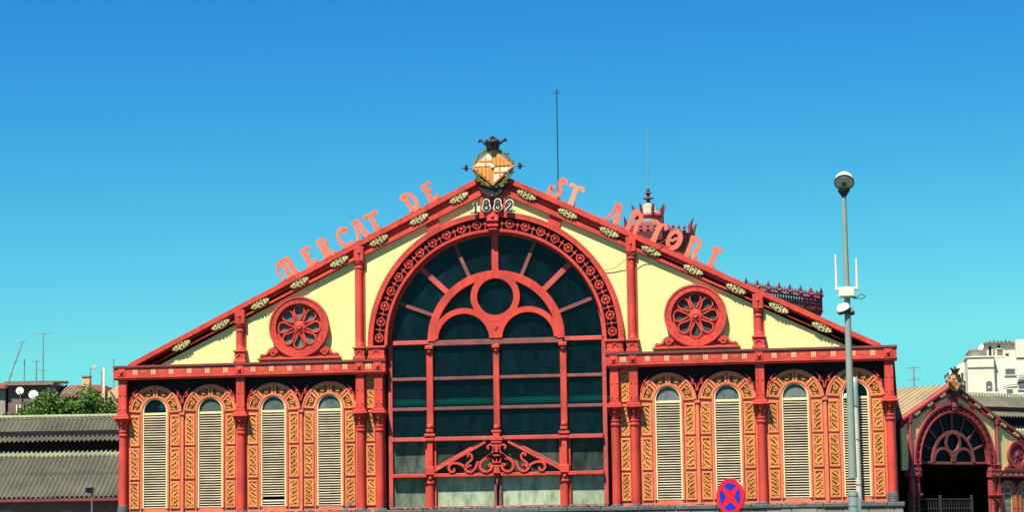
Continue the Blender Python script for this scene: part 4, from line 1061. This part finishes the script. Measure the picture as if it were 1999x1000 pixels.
# ------------------------------------------------------------------ corrugated sheds
def sheet_mesh(L, m, wd=0.9, pitch=0.225, amp=0.06):
    n = int(wd/pitch)*6
    vs, fs = [], []
    for i in range(n+1):
        x = wd*i/n
        z = amp*math.cos(2*PI*x/pitch)
        vs += [(x, 0, z), (x, L, z), (x, 0, z-0.012), (x, L, z-0.012)]
    for i in range(n):
        q = 4*i
        fs += [(q, q+4, q+5, q+1), (q+2, q+3, q+7, q+6), (q, q+2, q+6, q+4), (q+1, q+5, q+7, q+3)]
    return MB().add(vs, fs).mesh('corrugated_sheet', m, 60)
def shed(loc, rz, x0, x1, prof, label, pale=True):
    """prof = lower eave, lower top, upper eave, ridge as (y, z) pairs above loc"""
    root = empty('market_shed', loc, rz)
    tag(root, label, 'shed', 'corrugated sheds beside the hall')
    e0, e1, e2, e3 = prof
    def run(a, b, t0, t1, m, lift):
        L = math.hypot(b[0]-a[0], b[1]-a[1]); sl = math.atan2(b[1]-a[1], b[0]-a[0])
        me = sheet_mesh(L*(t1-t0), m)
        x = x0
        while x < x1-0.5:
            o = link('corrugated_sheet', me, root, (x, a[0]+(b[0]-a[0])*t0, a[1]+(b[1]-a[1])*t0+lift+random.uniform(-.012, .012)), (sl, 0, random.uniform(-.004, .004)))
            x += 0.9
    run(e0, e1, 0, 0.53, 'corrugated', 0.0)
    run(e0, e1, 0.50, 0.93, 'corrugated', 0.03)
    run(e0, e1, 0.88, 1.04, 'corrugated_pale', 0.07)
    run(e2, e3, 0, 1.0, 'corrugated', 0.0)
    run(e2, e3, 0.95, 1.06, 'corrugated_pale', 0.05)
    MB().box(x0, x1, e1[0]+0.02, e1[0]+0.12, e1[1]-0.2, e2[1]+0.5).build('clerestory', 'shed_dark', root)
    MB().tube([(x0, e3[0]+0.05, e3[1]+0.07), (x1, e3[0]+0.05, e3[1]+0.07)], 0.09, 8).build('ridge_cap', 'corrugated_pale', root)
    MB().box(x0, x1, e0[0]-0.10, e0[0]+0.06, e0[1]-0.20, e0[1]-0.055).build('gutter', 'gutter_red', root)
    wl = MB().box(x0, x1, e0[0]+0.35, e0[0]+0.6, -loc[2]+GZ, e0[1]-0.08).build('wall', 'house_brown', root)
    ln = x1-x0
    yb = e3[0]+(e3[0]-e0[0])
    MB().add([(x0, e3[0]+0.06, e3[1]+0.02), (x1, e3[0]+0.06, e3[1]+0.02), (x1, yb, e0[1]), (x0, yb, e0[1])], [(0, 1, 2, 3)]).build('back_slope', 'corrugated', root)
    MB().box(x0, x1, yb-0.3, yb, GZ-loc[2], e0[1]-0.05).build('back_wall', 'house_brown', root)
    return root
sl = shed((-21.3, 20.0, 0.0), R(7), -20.0, 7.0, ((0, 0.80), (4.3, 3.04), (3.9, 3.57), (6.1, 4.79)), 'long low shed with stepped corrugated roof left of the hall')
for k in range(24):                              # rough stones in the shed wall under the gutter
    z = 0.05+random.uniform(-0.1, 0.1)
    MB().ball((-14+0.9*k+random.uniform(-.2, .2), 0.36, z), random.uniform(0.16, 0.3), 7, 5, (1.4, 0.35, 0.8)).build('stone', 'ashlar', sl)
shed((17.1, 29.68, 0.0), PR, 7.0, 40.0, ((2.4, 2.0), (5.1, 3.95), (4.75, 4.52), (6.9, 5.72)), 'long low shed with stepped corrugated roof behind the side pavilion')

# ------------------------------------------------------------------ houses behind the left shed
def house(name, loc, rz, label, group='old houses behind the left shed'):
    o = empty(name, loc, rz); tag(o, label, 'house', group); return o
def tiles(root, x0, x1, y0, z0, y1, z1, m='old_tile', step=0.26):
    MB().add([(x0, y0, z0), (x1, y0, z0), (x1, y1, z1), (x0, y1, z1), (x0, y0, z0-0.12), (x1, y0, z0-0.12), (x1, y1, z1-0.12), (x0, y1, z1-0.12)],
             [(0,1,2,3), (7,6,5,4), (0,4,5,1), (1,5,6,2), (2,6,7,3), (3,7,4,0)]).build('roof', m, root)
    rf = root.children[-1]
    x = x0+0.1
    while x < x1:
        MB().tube([(x, y0-0.05, z0+0.02), (x, y1, z1+0.02)], 0.085, 6).build('tile_row', m, rf); x += step
def window(root, x0, x1, y, z0, z1, m='shutter', fm='render_white'):
    f = MB().box(x0-0.06, x1+0.06, y-0.05, y+0.02, z1, z1+0.07).box(x0-0.06, x0, y-0.05, y+0.02, z0, z1).box(x1, x1+0.06, y-0.05, y+0.02, z0, z1).box(x0-0.1, x1+0.1, y-0.1, y+0.02, z0-0.07, z0).build('window', fm, root)
    MB().box(x0, x1, y-0.02, y+0.01, z0, z1).build('pane', m, f)
H0 = GZ
h1 = house('town_house', (-45.6, 72.5, H0), R(8), 'low brown house with satellite dishes on its wall')
MB().box(-1.5, 1.6, 0, 7, 0, 12.75).build('wall', 'house_brown', h1)
MB().box(-1.75, 1.75, -0.45, 7.2, 12.75, 12.92).build('eave', 'coping_brown', h1)
tiles(h1, -1.75, 1.75, -0.4, 12.93, 4.5, 13.25)
bal = MB().box(-0.9, 1.1, -0.25, 0.0, 10.2, 10.4).build('balcony_slab', 'house_grey', h1)
for k in range(9):
    MB().lathe([(0.03, 10.4), (0.07, 10.6), (0.035, 10.85), (0.06, 11.3), (0.04, 11.42)], -0.85+0.235*k, -0.15, 8).build('baluster', 'render_white', bal)
window(h1, 0.35, 0.95, 0.0, 11.45, 11.68, 'dark_opening', 'house_brown')
MB().tube([(1.35, -0.12, 9), (1.35, -0.12, 12.6)], 0.12, 8).build('drainpipe', 'render_pale', h1)
MB().tube([(1.62, -0.1, 9), (1.62, -0.1, 12.4)], 0.10, 8).build('drainpipe', 'render_pale', h1)
h2 = house('town_house', (-42.7, 73.5, H0), R(8), 'old house with a low brown tiled roof behind the bushes')
MB().box(-1.35, 1.5, 0, 6, 0, 12.0).build('wall', 'house_brown', h2)
tiles(h2, -1.4, 1.55, -0.35, 12.0, 3.6, 12.95)
MB().box(0.45, 0.98, 0.5, 1.1, 11.9, 13.35).build('chimney', 'house_ochre', h2)
MB().box(0.40, 1.03, 0.45, 1.15, 13.352, 13.45).build('chimney_cap', 'coping_brown', h2)
h3 = house('town_house', (-39.7, 74.0, H0), R(8), 'ochre rendered house end with a sagging black cable')
MB().poly([(-1.3, 0), (2.5, 0), (2.5, 13.0), (0.6, 13.0), (-0.1, 12.6), (-0.9, 12.15), (-1.3, 12.1)], 0, 6).build('wall', 'house_ochre', h3)
MB().tube(smooth_pts([(-0.5, -0.06, 12.3), (0.0, -0.06, 11.6), (0.5, -0.06, 11.25), (1.2, -0.06, 11.4)], 5), 0.05, 6).build('hanging_cable', 'cable', h3)
MB().lathe([(0.1, 0.02), (0.1, 0.04)], 0.95, 12.1, 10, axis='y').build('vent', 'dark_opening', h3)
MB().box(-1.0, -0.84, -0.3, -0.14, 10, 13.95).build('flue', 'render_white', h3)
MB().box(0.05, 0.5, 0.5, 1.0, 12.9, 13.7).build('roof_hatch', 'shutter', h3)
MB().box(-3.2, -1.32, 1.5, 5, 11.5, 12.85).build('side_wall', 'roof_red', h3)
h4 = house('town_house', (-48.6, 72.0, H0), R(8), 'grey house with a red roof at the far left')
MB().box(-2.4, 1.35, 0, 6, 0, 12.55).build('wall', 'house_grey', h4)
MB().poly([(-2.5, 12.55), (1.55, 12.55), (0.9, 13.0), (-2.5, 13.4)], -0.4, 6.2).build('roof', 'roof_red', h4)
MB().box(0.35, 0.75, 0.3, 0.9, 12.8, 13.75).build('chimney', 'house_ochre', h4)
window(h4, -0.2, 0.5, 0.0, 10.8, 11.7)
for k in range(5):
    MB().box(-0.9+0.42*k, -0.84+0.42*k, -0.3, -0.24, 10.4, 11.3).build('railing_bar', 'render_pale', h4)
def dish(loc, r, rz, label):
    root = empty('satellite_dish', loc, rz)
    tag(root, label, 'satellite dish', 'satellite dishes on the houses')
    d = MB()
    prof = [(r*t, 0.25*r*(1-t*t)) for t in (1, 0.8, 0.6, 0.4, 0.2, 0.02)]
    d.lathe([(p[0], -p[1]) for p in prof]+[(0.02, -0.25*r-0.02), (r, -0.02)], 0, 0, 22, axis='y')
    b = d.build('reflector', 'box_white', root); b.rotation_euler = (R(-14), 0, 0)
    MB().tube([(0, 0.1, 0), (0, 0.45, -0.1), (0.0, 0.5, -0.6)], 0.035, 6).build('mount', 'steel', root)
    MB().tube([(0, 0.0, -r), (0.0, -0.5*r, -0.25*r)], 0.02, 5).ball((0, -0.5*r, -0.25*r), 0.05, 6, 4).build('feed_arm', 'antenna_grey', root)
dish((-46.05, 71.8, 9.35), 0.27, R(15), 'round pale satellite dish, left one on the brown house')
dish((-45.05, 71.8, 9.05), 0.33, R(15), 'larger pale satellite dish, right one on the brown house')
dish((-41.1, 73.2, 10.95), 0.20, R(60), 'small satellite dish on a rooftop behind the bushes')
def aerial(loc, h, arms, lean, label, boom=0.0):
    root = empty('tv_antenna', loc)
    tag(root, label, 'antenna', 'rooftop aerials')
    tip = Vector((lean*h, 0, h))
    MB().tube([(0, 0, 0), tip], [0.05, 0.03], 6).build('mast', 'antenna_grey', root)
    for t, wd, hz in arms:
        p = tip*t
        b = MB().tube([p+Vector((-wd, 0, 0)), p+Vector((wd, 0, 0.02))], 0.022, 5)
        n = max(2, int(wd*2/0.16))
        for k in range(n+1):
            c = p+Vector((-wd+2*wd*k/n, 0, 0))
            b.tube([c+Vector((0, -0.25*hz, -0.14*hz)), c+Vector((0, 0.25*hz, 0.14*hz))], 0.012, 4)
        b.build('aerial_boom', 'antenna_grey', root)
aerial((-45.0, 73.5, 9.9), 3.6, [(0.99, 0.62, 0.4), (0.58, 0.05, 1), (0.26, 0.24, 0.6)], 0.0, 'tall straight aerial mast with a crossbar above the brown house')
aerial((-45.5, 73.5, 9.9), 1.65, [(0.97, 0.22, 0.8), (0.55, 0.06, 1.5)], 0.0, 'short aerial beside the tall mast')
aerial((-47.6, 73.5, 10.0), 3.0, [(0.96, 0.3, 0.4), (0.72, 0.12, 1.5), (0.5, 0.1, 1.2), (0.2, 0.1, 1)], 0.36, 'leaning aerial mast at the far left')
aerial((-46.6, 74.0, 9.9), 1.8, [(0.95, 0.03, 1)], 0.02, 'thin rod aerial between the leaning and the tall mast')
aerial((-40.5, 75.5, 9.6), 2.1, [(0.97, 0.16, 1.0), (0.6, 0.12, 1.0)], 0.0, 'aerial on the ochre house')
aerial((-41.2, 75.0, 9.6), 1.25, [(0.95, 0.12, 1.6)], 0.0, 'stubby aerial behind the bushes')
aerial((-38.2, 78.0, 9.0), 3.2, [(0.97, 0.2, 1.2), (0.85, 0.15, 1.0)], 0.0, 'aerial seen just above the left corner of the hall')
aerial((15.3, 45.0, 3.0), 4.6, [(0.98, 0.35, 0.8), (0.84, 0.3, 0.8)], 0.0, 'thin aerial right of the hall corner')

# ------------------------------------------------------------------ white apartment block on the right
ap = empty('apartment_block', (20.2, 119.0, GZ), R(3))
tag(ap, 'white rendered apartment block with roof terrace behind the side pavilion', 'building')
B = -GZ
def vol(n, x0, x1, y0, y1, z0, z1, m='render_white'): return MB().box(x0, x1, y0, y1, z0+B, z1+B).build(n, m, ap)
vol('wall', 0.0, 2.22, 0, 10, GZ, 13.35)
vol('coping', 0.02, 2.2, -0.06, 0.1, 12.45, 12.52, 'coping_brown')
vol('coping', -0.06, 2.3, -0.08, 10.1, 13.352, 13.45)
vol('wall', 2.22, 7.5, 0.6, 11, GZ, 13.3, 'render_pale')
vol('penthouse', 0.45, 1.75, 1.2, 6, 13.46, 13.95)
vol('penthouse_roof', 0.35, 1.72, 1.0, 6.2, 13.952, 14.12, 'coping_brown')
vol('penthouse', 1.75, 4.15, 1.6, 7, 13.302, 14.62)
vol('penthouse_roof', 1.65, 4.2, 1.3, 7.2, 14.622, 14.74, 'old_tile')
vol('stair_tower', 4.15, 7.5, 0.5, 7, 13.303, 14.85, 'render_white')
vol('rear_wing', -1.3, 0.0, 3.5, 10, GZ, 12.4)
MB().poly([(-1.35, 12.4+B), (0.0, 12.4+B), (0.0, 13.3+B)], 3.5, 10).build('wing_roof', 'render_white', ap)
vol('balcony', -0.9, -0.02, 2.6, 3.45, 11.2, 11.4, 'house_grey')
window(ap, -0.75, -0.5, 3.5, 11.5+B, 12.2+B, 'dark_opening'); window(ap, -0.3, -0.1, 3.5, 11.4+B, 12.3+B, 'dark_opening')
aw = MB().arc(1.75, 11.05+B, 0.26, 0.33, 0, PI, -0.06, 0.02, 12).box(1.42, 1.49, -0.06, 0.02, 10.3+B, 11.05+B).box(2.01, 2.08, -0.06, 0.02, 10.3+B, 11.05+B).build('arched_window', 'render_pale', ap)
MB().box(1.49, 2.01, -0.02, 0.01, 10.3+B, 11.05+B).poly([(1.75+0.26*math.cos(PI*k/10), 11.05+B+0.26*math.sin(PI*k/10)) for k in range(11)], -0.02, 0.01).build('pane', 'shutter', aw)
MB().box(1.62, 1.86, -0.03, -0.02, 10.75+B, 10.85+B).build('window_box', 'render_white', aw)
window(ap, 3.2, 4.0, 0.6, 11.85+B, 12.35+B); window(ap, 4.25, 5.2, 0.6, 10.6+B, 11.45+B); window(ap, 3.25, 3.75, 0.6, 10.2+B, 10.6+B)
window(ap, 1.95, 2.2, 1.6, 13.5+B, 14.4+B, 'dark_opening'); window(ap, 2.3, 2.5, 1.6, 13.5+B, 14.1+B, 'coping_brown')
window(ap, 2.7, 2.95, 1.6, 14.2+B, 14.5+B, 'dark_opening'); window(ap, 2.65, 3.15, 1.6, 13.55+B, 14.1+B, 'house_brown'); window(ap, 3.35, 3.65, 1.6, 13.5+B, 13.75+B, 'dark_opening')
MB().tube(smooth_pts([(2.85, 0.5, 10.75+B), (3.4, 0.5, 10.95+B), (4.1, 0.5, 11.0+B), (4.3, 0.5, 11.3+B), (5.5, 0.5, 11.4+B)], 5), 0.035, 6).build('drainpipe', 'shutter', ap)
MB().tube([(4.3, 0.5, 11.75+B), (7, 0.5, 11.85+B)], 0.035, 6).build('drainpipe', 'shutter', ap)
vol('parapet', -1.3, 2.3, -1.2, -0.9, GZ, 10.35, 'render_pale'); vol('parapet', 2.45, 3.1, -0.8, 0.4, GZ, 10.55, 'render_pale'); vol('lean_to', 0.6, 2.3, -0.88, -0.1, GZ, 10.2, 'coping_brown')
for k in range(6):
    MB().box(2.0+0.33*k, 2.12+0.33*k, 1.25, 1.35, 14.75+B, 14.75+B+random.uniform(0.05, 0.18)).build('roof_clutter', 'shutter', ap)
dish((21.4, 119.6, 14.25), 0.28, R(-40), 'large pale satellite dish on the white apartment block')

# ------------------------------------------------------------------ trees behind the left shed
def tree(loc, h_trunk, blobs, n, label, leafm='leaf', seed=1, size=(0.10, 0.2)):
    rng = random.Random(seed)
    root = empty('leafy_tree', loc)
    tag(root, label, 'tree', 'trees behind the left shed')
    tr = MB()
    top = blobs[0][:3]
    tr.tube(smooth_pts([(0, 0, 0), (0.06, 0, h_trunk*0.5), (top[0]*0.3, top[1]*0.3, h_trunk)], 4), [0.24-0.012*i for i in range(9)], 8)
    for (bx, by, bz, br) in blobs:
        tr.tube(smooth_pts([(top[0]*0.3, top[1]*0.3, h_trunk*0.95), (bx*0.55, by*0.55, (h_trunk+bz)/2), (bx, by, bz)], 4), [0.12-0.011*i for i in range(9)], 6)
    tr.build('trunk', 'bark', root)
    cr = MB()
    tot = sum(b[3]**2 for b in blobs)
    for (bx, by, bz, br) in blobs:
        m = int(n*br*br/tot)
        tw = [Vector((rng.gauss(0, 1), rng.gauss(0, 1), rng.gauss(0, 1))).normalized()*br*rng.uniform(0.35, 1.05) for _ in range(max(6, m//26))]
        for _ in range(m):
            c = rng.choice(tw)
            p = Vector((bx, by, bz))+c+Vector((rng.gauss(0, .16), rng.gauss(0, .16), rng.gauss(0, .13)))*br*0.9
            s_ = rng.uniform(*size)
            u = Vector((rng.gauss(0, 1), rng.gauss(0, 1), rng.gauss(0, 0.6))).normalized()
            v = u.cross(Vector((rng.gauss(0, 1), rng.gauss(0, 1), rng.gauss(0, 1)))).normalized()
            cr.add([p-u*s_*0.5, p+v*s_*0.36, p+u*s_*0.6, p-v*s_*0.36], [(0, 1, 2, 3)])
    cr.build('crown', leafm, root)
def at(px_right, depth, z): pass
tree((-35.2, 48.0, GZ), 6.5, [(0, 0, 9.75, 1.0), (-0.85, 0.3, 9.3, 0.85), (0.9, 0.1, 9.4, 0.8), (0.1, -0.4, 8.6, 1.0)], 6500, 'bright green leafy tree, middle one above the shed roof', 'leaf', 3)
tree((-32.9, 49.0, GZ), 6.5, [(0, 0, 9.8, 1.05), (-0.9, 0.2, 9.3, 0.9), (1.0, 0.0, 9.3, 0.95), (0.5, -0.3, 8.6, 1.0)], 7500, 'bright green leafy tree nearest the hall corner', 'leaf', 4)
tree((-37.6, 48.5, GZ), 6.0, [(0, 0, 8.6, 0.75), (0.6, 0.1, 8.8, 0.65), (-0.7, 0.1, 8.3, 0.6)], 3600, 'smaller darker tree at the left of the group', 'leaf_dark', 6)

# ------------------------------------------------------------------ street lamp
lp = empty('street_lamp', (13.34, -24.2, GZ+0.13))
tag(lp, 'tall grey street lamp with white luminaire and radio box in front of the hall', 'street lamp')
Z0 = GZ+0.13
def zz(z): return z-Z0
MB().lathe([(0.105, zz(0.0)), (0.092, zz(2.0)), (0.080, zz(4.0)), (0.066, zz(5.6)), (0.054, zz(7.25))], 0, 0, 18).build('pole', 'pole_grey', lp)
pbm = MB().lathe([(0.20, 0.0), (0.20, 0.05), (0.13, 0.08), (0.128, zz(-0.42)), (0.107, zz(-0.35))], 0, 0, 18)
for z in (-0.46, -0.72): pbm.lathe([(0.136, zz(z)), (0.136, zz(z)+0.03)], 0, 0, 18)
pbm.box(0.10, 0.19, -0.1, 0.02, zz(-0.85), zz(-0.5))
pbm.build('pole_base', 'pole_base', lp)
hd = empty('tmp'); bpy.data.objects.remove(hd)
head = MB().lathe([(0.02, 0.29), (0.10, 0.28), (0.17, 0.235), (0.225, 0.14), (0.252, 0.03), (0.245, 0.0)], 0, 0, 24).build('luminaire_hood', 'lamp_white', lp, (0.02, -0.10, zz(7.56)))
head.rotation_euler = (R(-42), 0, 0)
MB().arc(0, 0, 0.236, 0.258, 0, 2*PI, -0.012, 0.012, 24).build('rim', 'lamp_dark', head).rotation_euler = (R(90), 0, 0)
MB().ball((0, 0, -0.01), 0.222, 16, 8, (1, 1, 0.22)).build('lens', 'lamp_lens', head)
MB().ball((0, 0, -0.05), 0.06, 10, 6).build('lamp_bulb', 'lamp_dark', head)
MB().lathe([(0.16, 0.06), (0.15, 0.02), (0.10, -0.05), (0.058, -0.12)], 0, 0, 16).build('neck', 'lamp_dark', lp, (0.0, 0.0, zz(7.32)))
bx_ = MB().cbox(-0.21, 0.21, -0.16, 0.14, zz(4.60), zz(4.85), 0.03).build('radio_box', 'box_white', lp)
for s in (-1, 1):
    MB().tube([(s*0.26, 0, zz(4.80)), (s*0.26, 0, zz(4.93)), (s*0.262, 0, zz(5.72 if s < 0 else 5.60))], [0.035, 0.032, 0.02], 8).tube([(s*0.2, 0, zz(4.82)), (s*0.28, 0, zz(4.80))], 0.035, 6).build('radio_antenna', 'lamp_white', bx_)
MB().tube(smooth_pts([(0.05, 0.0, zz(4.62)), (0.2, -0.02, zz(4.58)), (0.36, -0.05, zz(4.66)), (0.46, -0.05, zz(4.60)), (0.34, -0.05, zz(4.55)), (0.15, -0.03, zz(4.58))], 5), 0.012, 5).build('cable_loop', 'lamp_dark', bx_)
h2_ = MB().lathe([(0.03, 0.15), (0.11, 0.135), (0.17, 0.07), (0.185, 0.0), (0.175, -0.01)], 0, 0, 20).build('lower_hood', 'lamp_white', lp, (-0.10, -0.02, zz(4.30)))
h2_.rotation_euler = (R(20), R(-24), 0)
MB().lathe([(0.186, -0.04), (0.19, 0.0), (0.17, 0.01)], 0, 0, 20).lathe([(0.17, -0.08), (0.186, -0.035)], 0, 0, 20).build('lower_rim', 'lamp_dark', h2_)
MB().tube([(0, 0, zz(4.2)), (0.16, 0.02, zz(4.24))], 0.09, 8).build('lower_bracket', 'lamp_dark', lp)

# ------------------------------------------------------------------ no-stopping sign
ns = empty('no_stopping_sign', (11.79, -45.39, GZ+0.12), R(-36))
tag(ns, 'round red traffic sign with blue quarters before the right louvred windows', 'road sign')
zc = -0.76-GZ-0.12
MB().lathe([(0.302, 0.0), (0.305, 0.012), (0.295, 0.02)], 0, zc, 40, axis='y').build('disc', 'sign_red', ns)
dq = ns.children[0]
for k in range(4):
    a = PI/2*k
    ca, da = R(37), 0.225
    pts = [(0.085*math.cos(a), 0.085*math.sin(a))] + [(da*math.cos(a-ca+2*ca*j/8), da*math.sin(a-ca+2*ca*j/8)) for j in range(9)]
    MB().poly([(p[0], p[1]+zc) for p in pts], -0.024, -0.0205).build('blue_quarter', 'sign_blue', dq)
MB().tube([(0, 0.04, 0), (0, 0.04, zc+0.25)], 0.03, 10).build('post', 'steel', ns)

# ------------------------------------------------------------------ flue pipe, wires, floodlight, fence
fp = empty('flue_pipe', (13.02, 0.12, -0.3))
tag(fp, 'pale upright flue pipe before the rightmost louvred window', 'pipe')
MB().tube([(0, 0, 0), (-0.03, 0, 3.45)], 0.105, 14).build('lower_pipe', 'pipe_pale', fp)
MB().tube([(-0.03, 0, 3.42), (-0.035, 0, 4.2), (-0.035, 0.08, 4.33), (-0.035, 0.34, 4.36)], [0.118, 0.118, 0.115, 0.11], 14).build('upper_pipe', 'pipe_teal', fp)
MB().lathe([(0.125, 3.40), (0.125, 3.47)], -0.03, 0, 14).build('collar', 'steel', fp)
for z in (0.6, 2.2):
    MB().lathe([(0.112, z), (0.112, z+0.05)], -0.01, 0, 14).box(-0.03, 0.03, 0.1, 0.26, z, z+0.04).build('pipe_clip', 'steel', fp)
tag(MB().lathe([(0.10, 0.0), (0.10, 0.02)], 0, 0, 12).ball((0, 0, 0.08), 0.085, 12, 8).build('globe_lamp', 'lamp_white', None, (12.66, 0.35, 3.42)), 'small white globe in the opening of the rightmost louvred window', 'lamp')
tag(MB().tube(smooth_pts([(3.50, 0.02, 8.78), (3.85, 0.17, 8.45), (4.10, 0.19, 8.30), (4.45, 0.17, 8.36), (4.75, 0.10, 8.55), (5.07, -0.02, 8.76), (5.45, 0.0, 8.93), (5.9, -0.05, 9.02), (6.2, -0.05, 9.2), (6.45, -0.05, 9.36)], 6), 0.012, 5).build('slack_wire', 'cable', None), 'thin slack wire hanging across the right gable post', 'wire')
tag(MB().lathe([(0.03, 0.1), (0.03, 0.3)], 0, 0, 8).ball((0, 0, 0), 0.13, 14, 8).build('globe_lamp', 'lamp_white', None, (-12.80, 0.62, 3.72)), 'pale globe behind the dark lunette of the leftmost louvred window', 'lamp')
fl_ = empty('flood_light', (-19.5, 11.5, GZ+0.13))
tag(fl_, 'small dark floodlight on a post before the left shed', 'floodlight')
MB().cbox(-0.16, 0.16, -0.10, 0.08, 3.66, 3.90, 0.02).build('lamp_housing', 'lamp_dark', fl_)
MB().box(-0.13, 0.13, -0.106, -0.10, 3.69, 3.87).build('lens', 'glass_dark', fl_)
MB().tube([(0.0, 0.02, 3.70), (0.10, 0.03, 3.60), (0.10, 0.03, 0)], 0.045, 8).build('post', 'house_brown', fl_)
fe = empty('metal_fence', (14.75, 11.0, GZ+0.13), R(38))
tag(fe, 'low grey metal fence between the hall corner and the side pavilion', 'fence')
for k in range(3):
    MB().box(1.6*k-0.04, 1.6*k+0.04, -0.04, 0.04, 0, 3.15).build('post', 'fence_grey', fe)
for z in (0.3, 2.55, 2.95):
    MB().box(-0.02, 3.24, -0.02, 0.02, z, z+0.05).build('rail', 'fence_grey', fe)
fe.scale = (1, 1, 0.94)
barm = MB().box(-0.012, 0.012, -0.012, 0.012, 0.32, 2.95).mesh('bar', 'fence_grey')
for k in range(24):
    link('bar', barm, fe, (0.08+0.13*k, 0.0, 0))
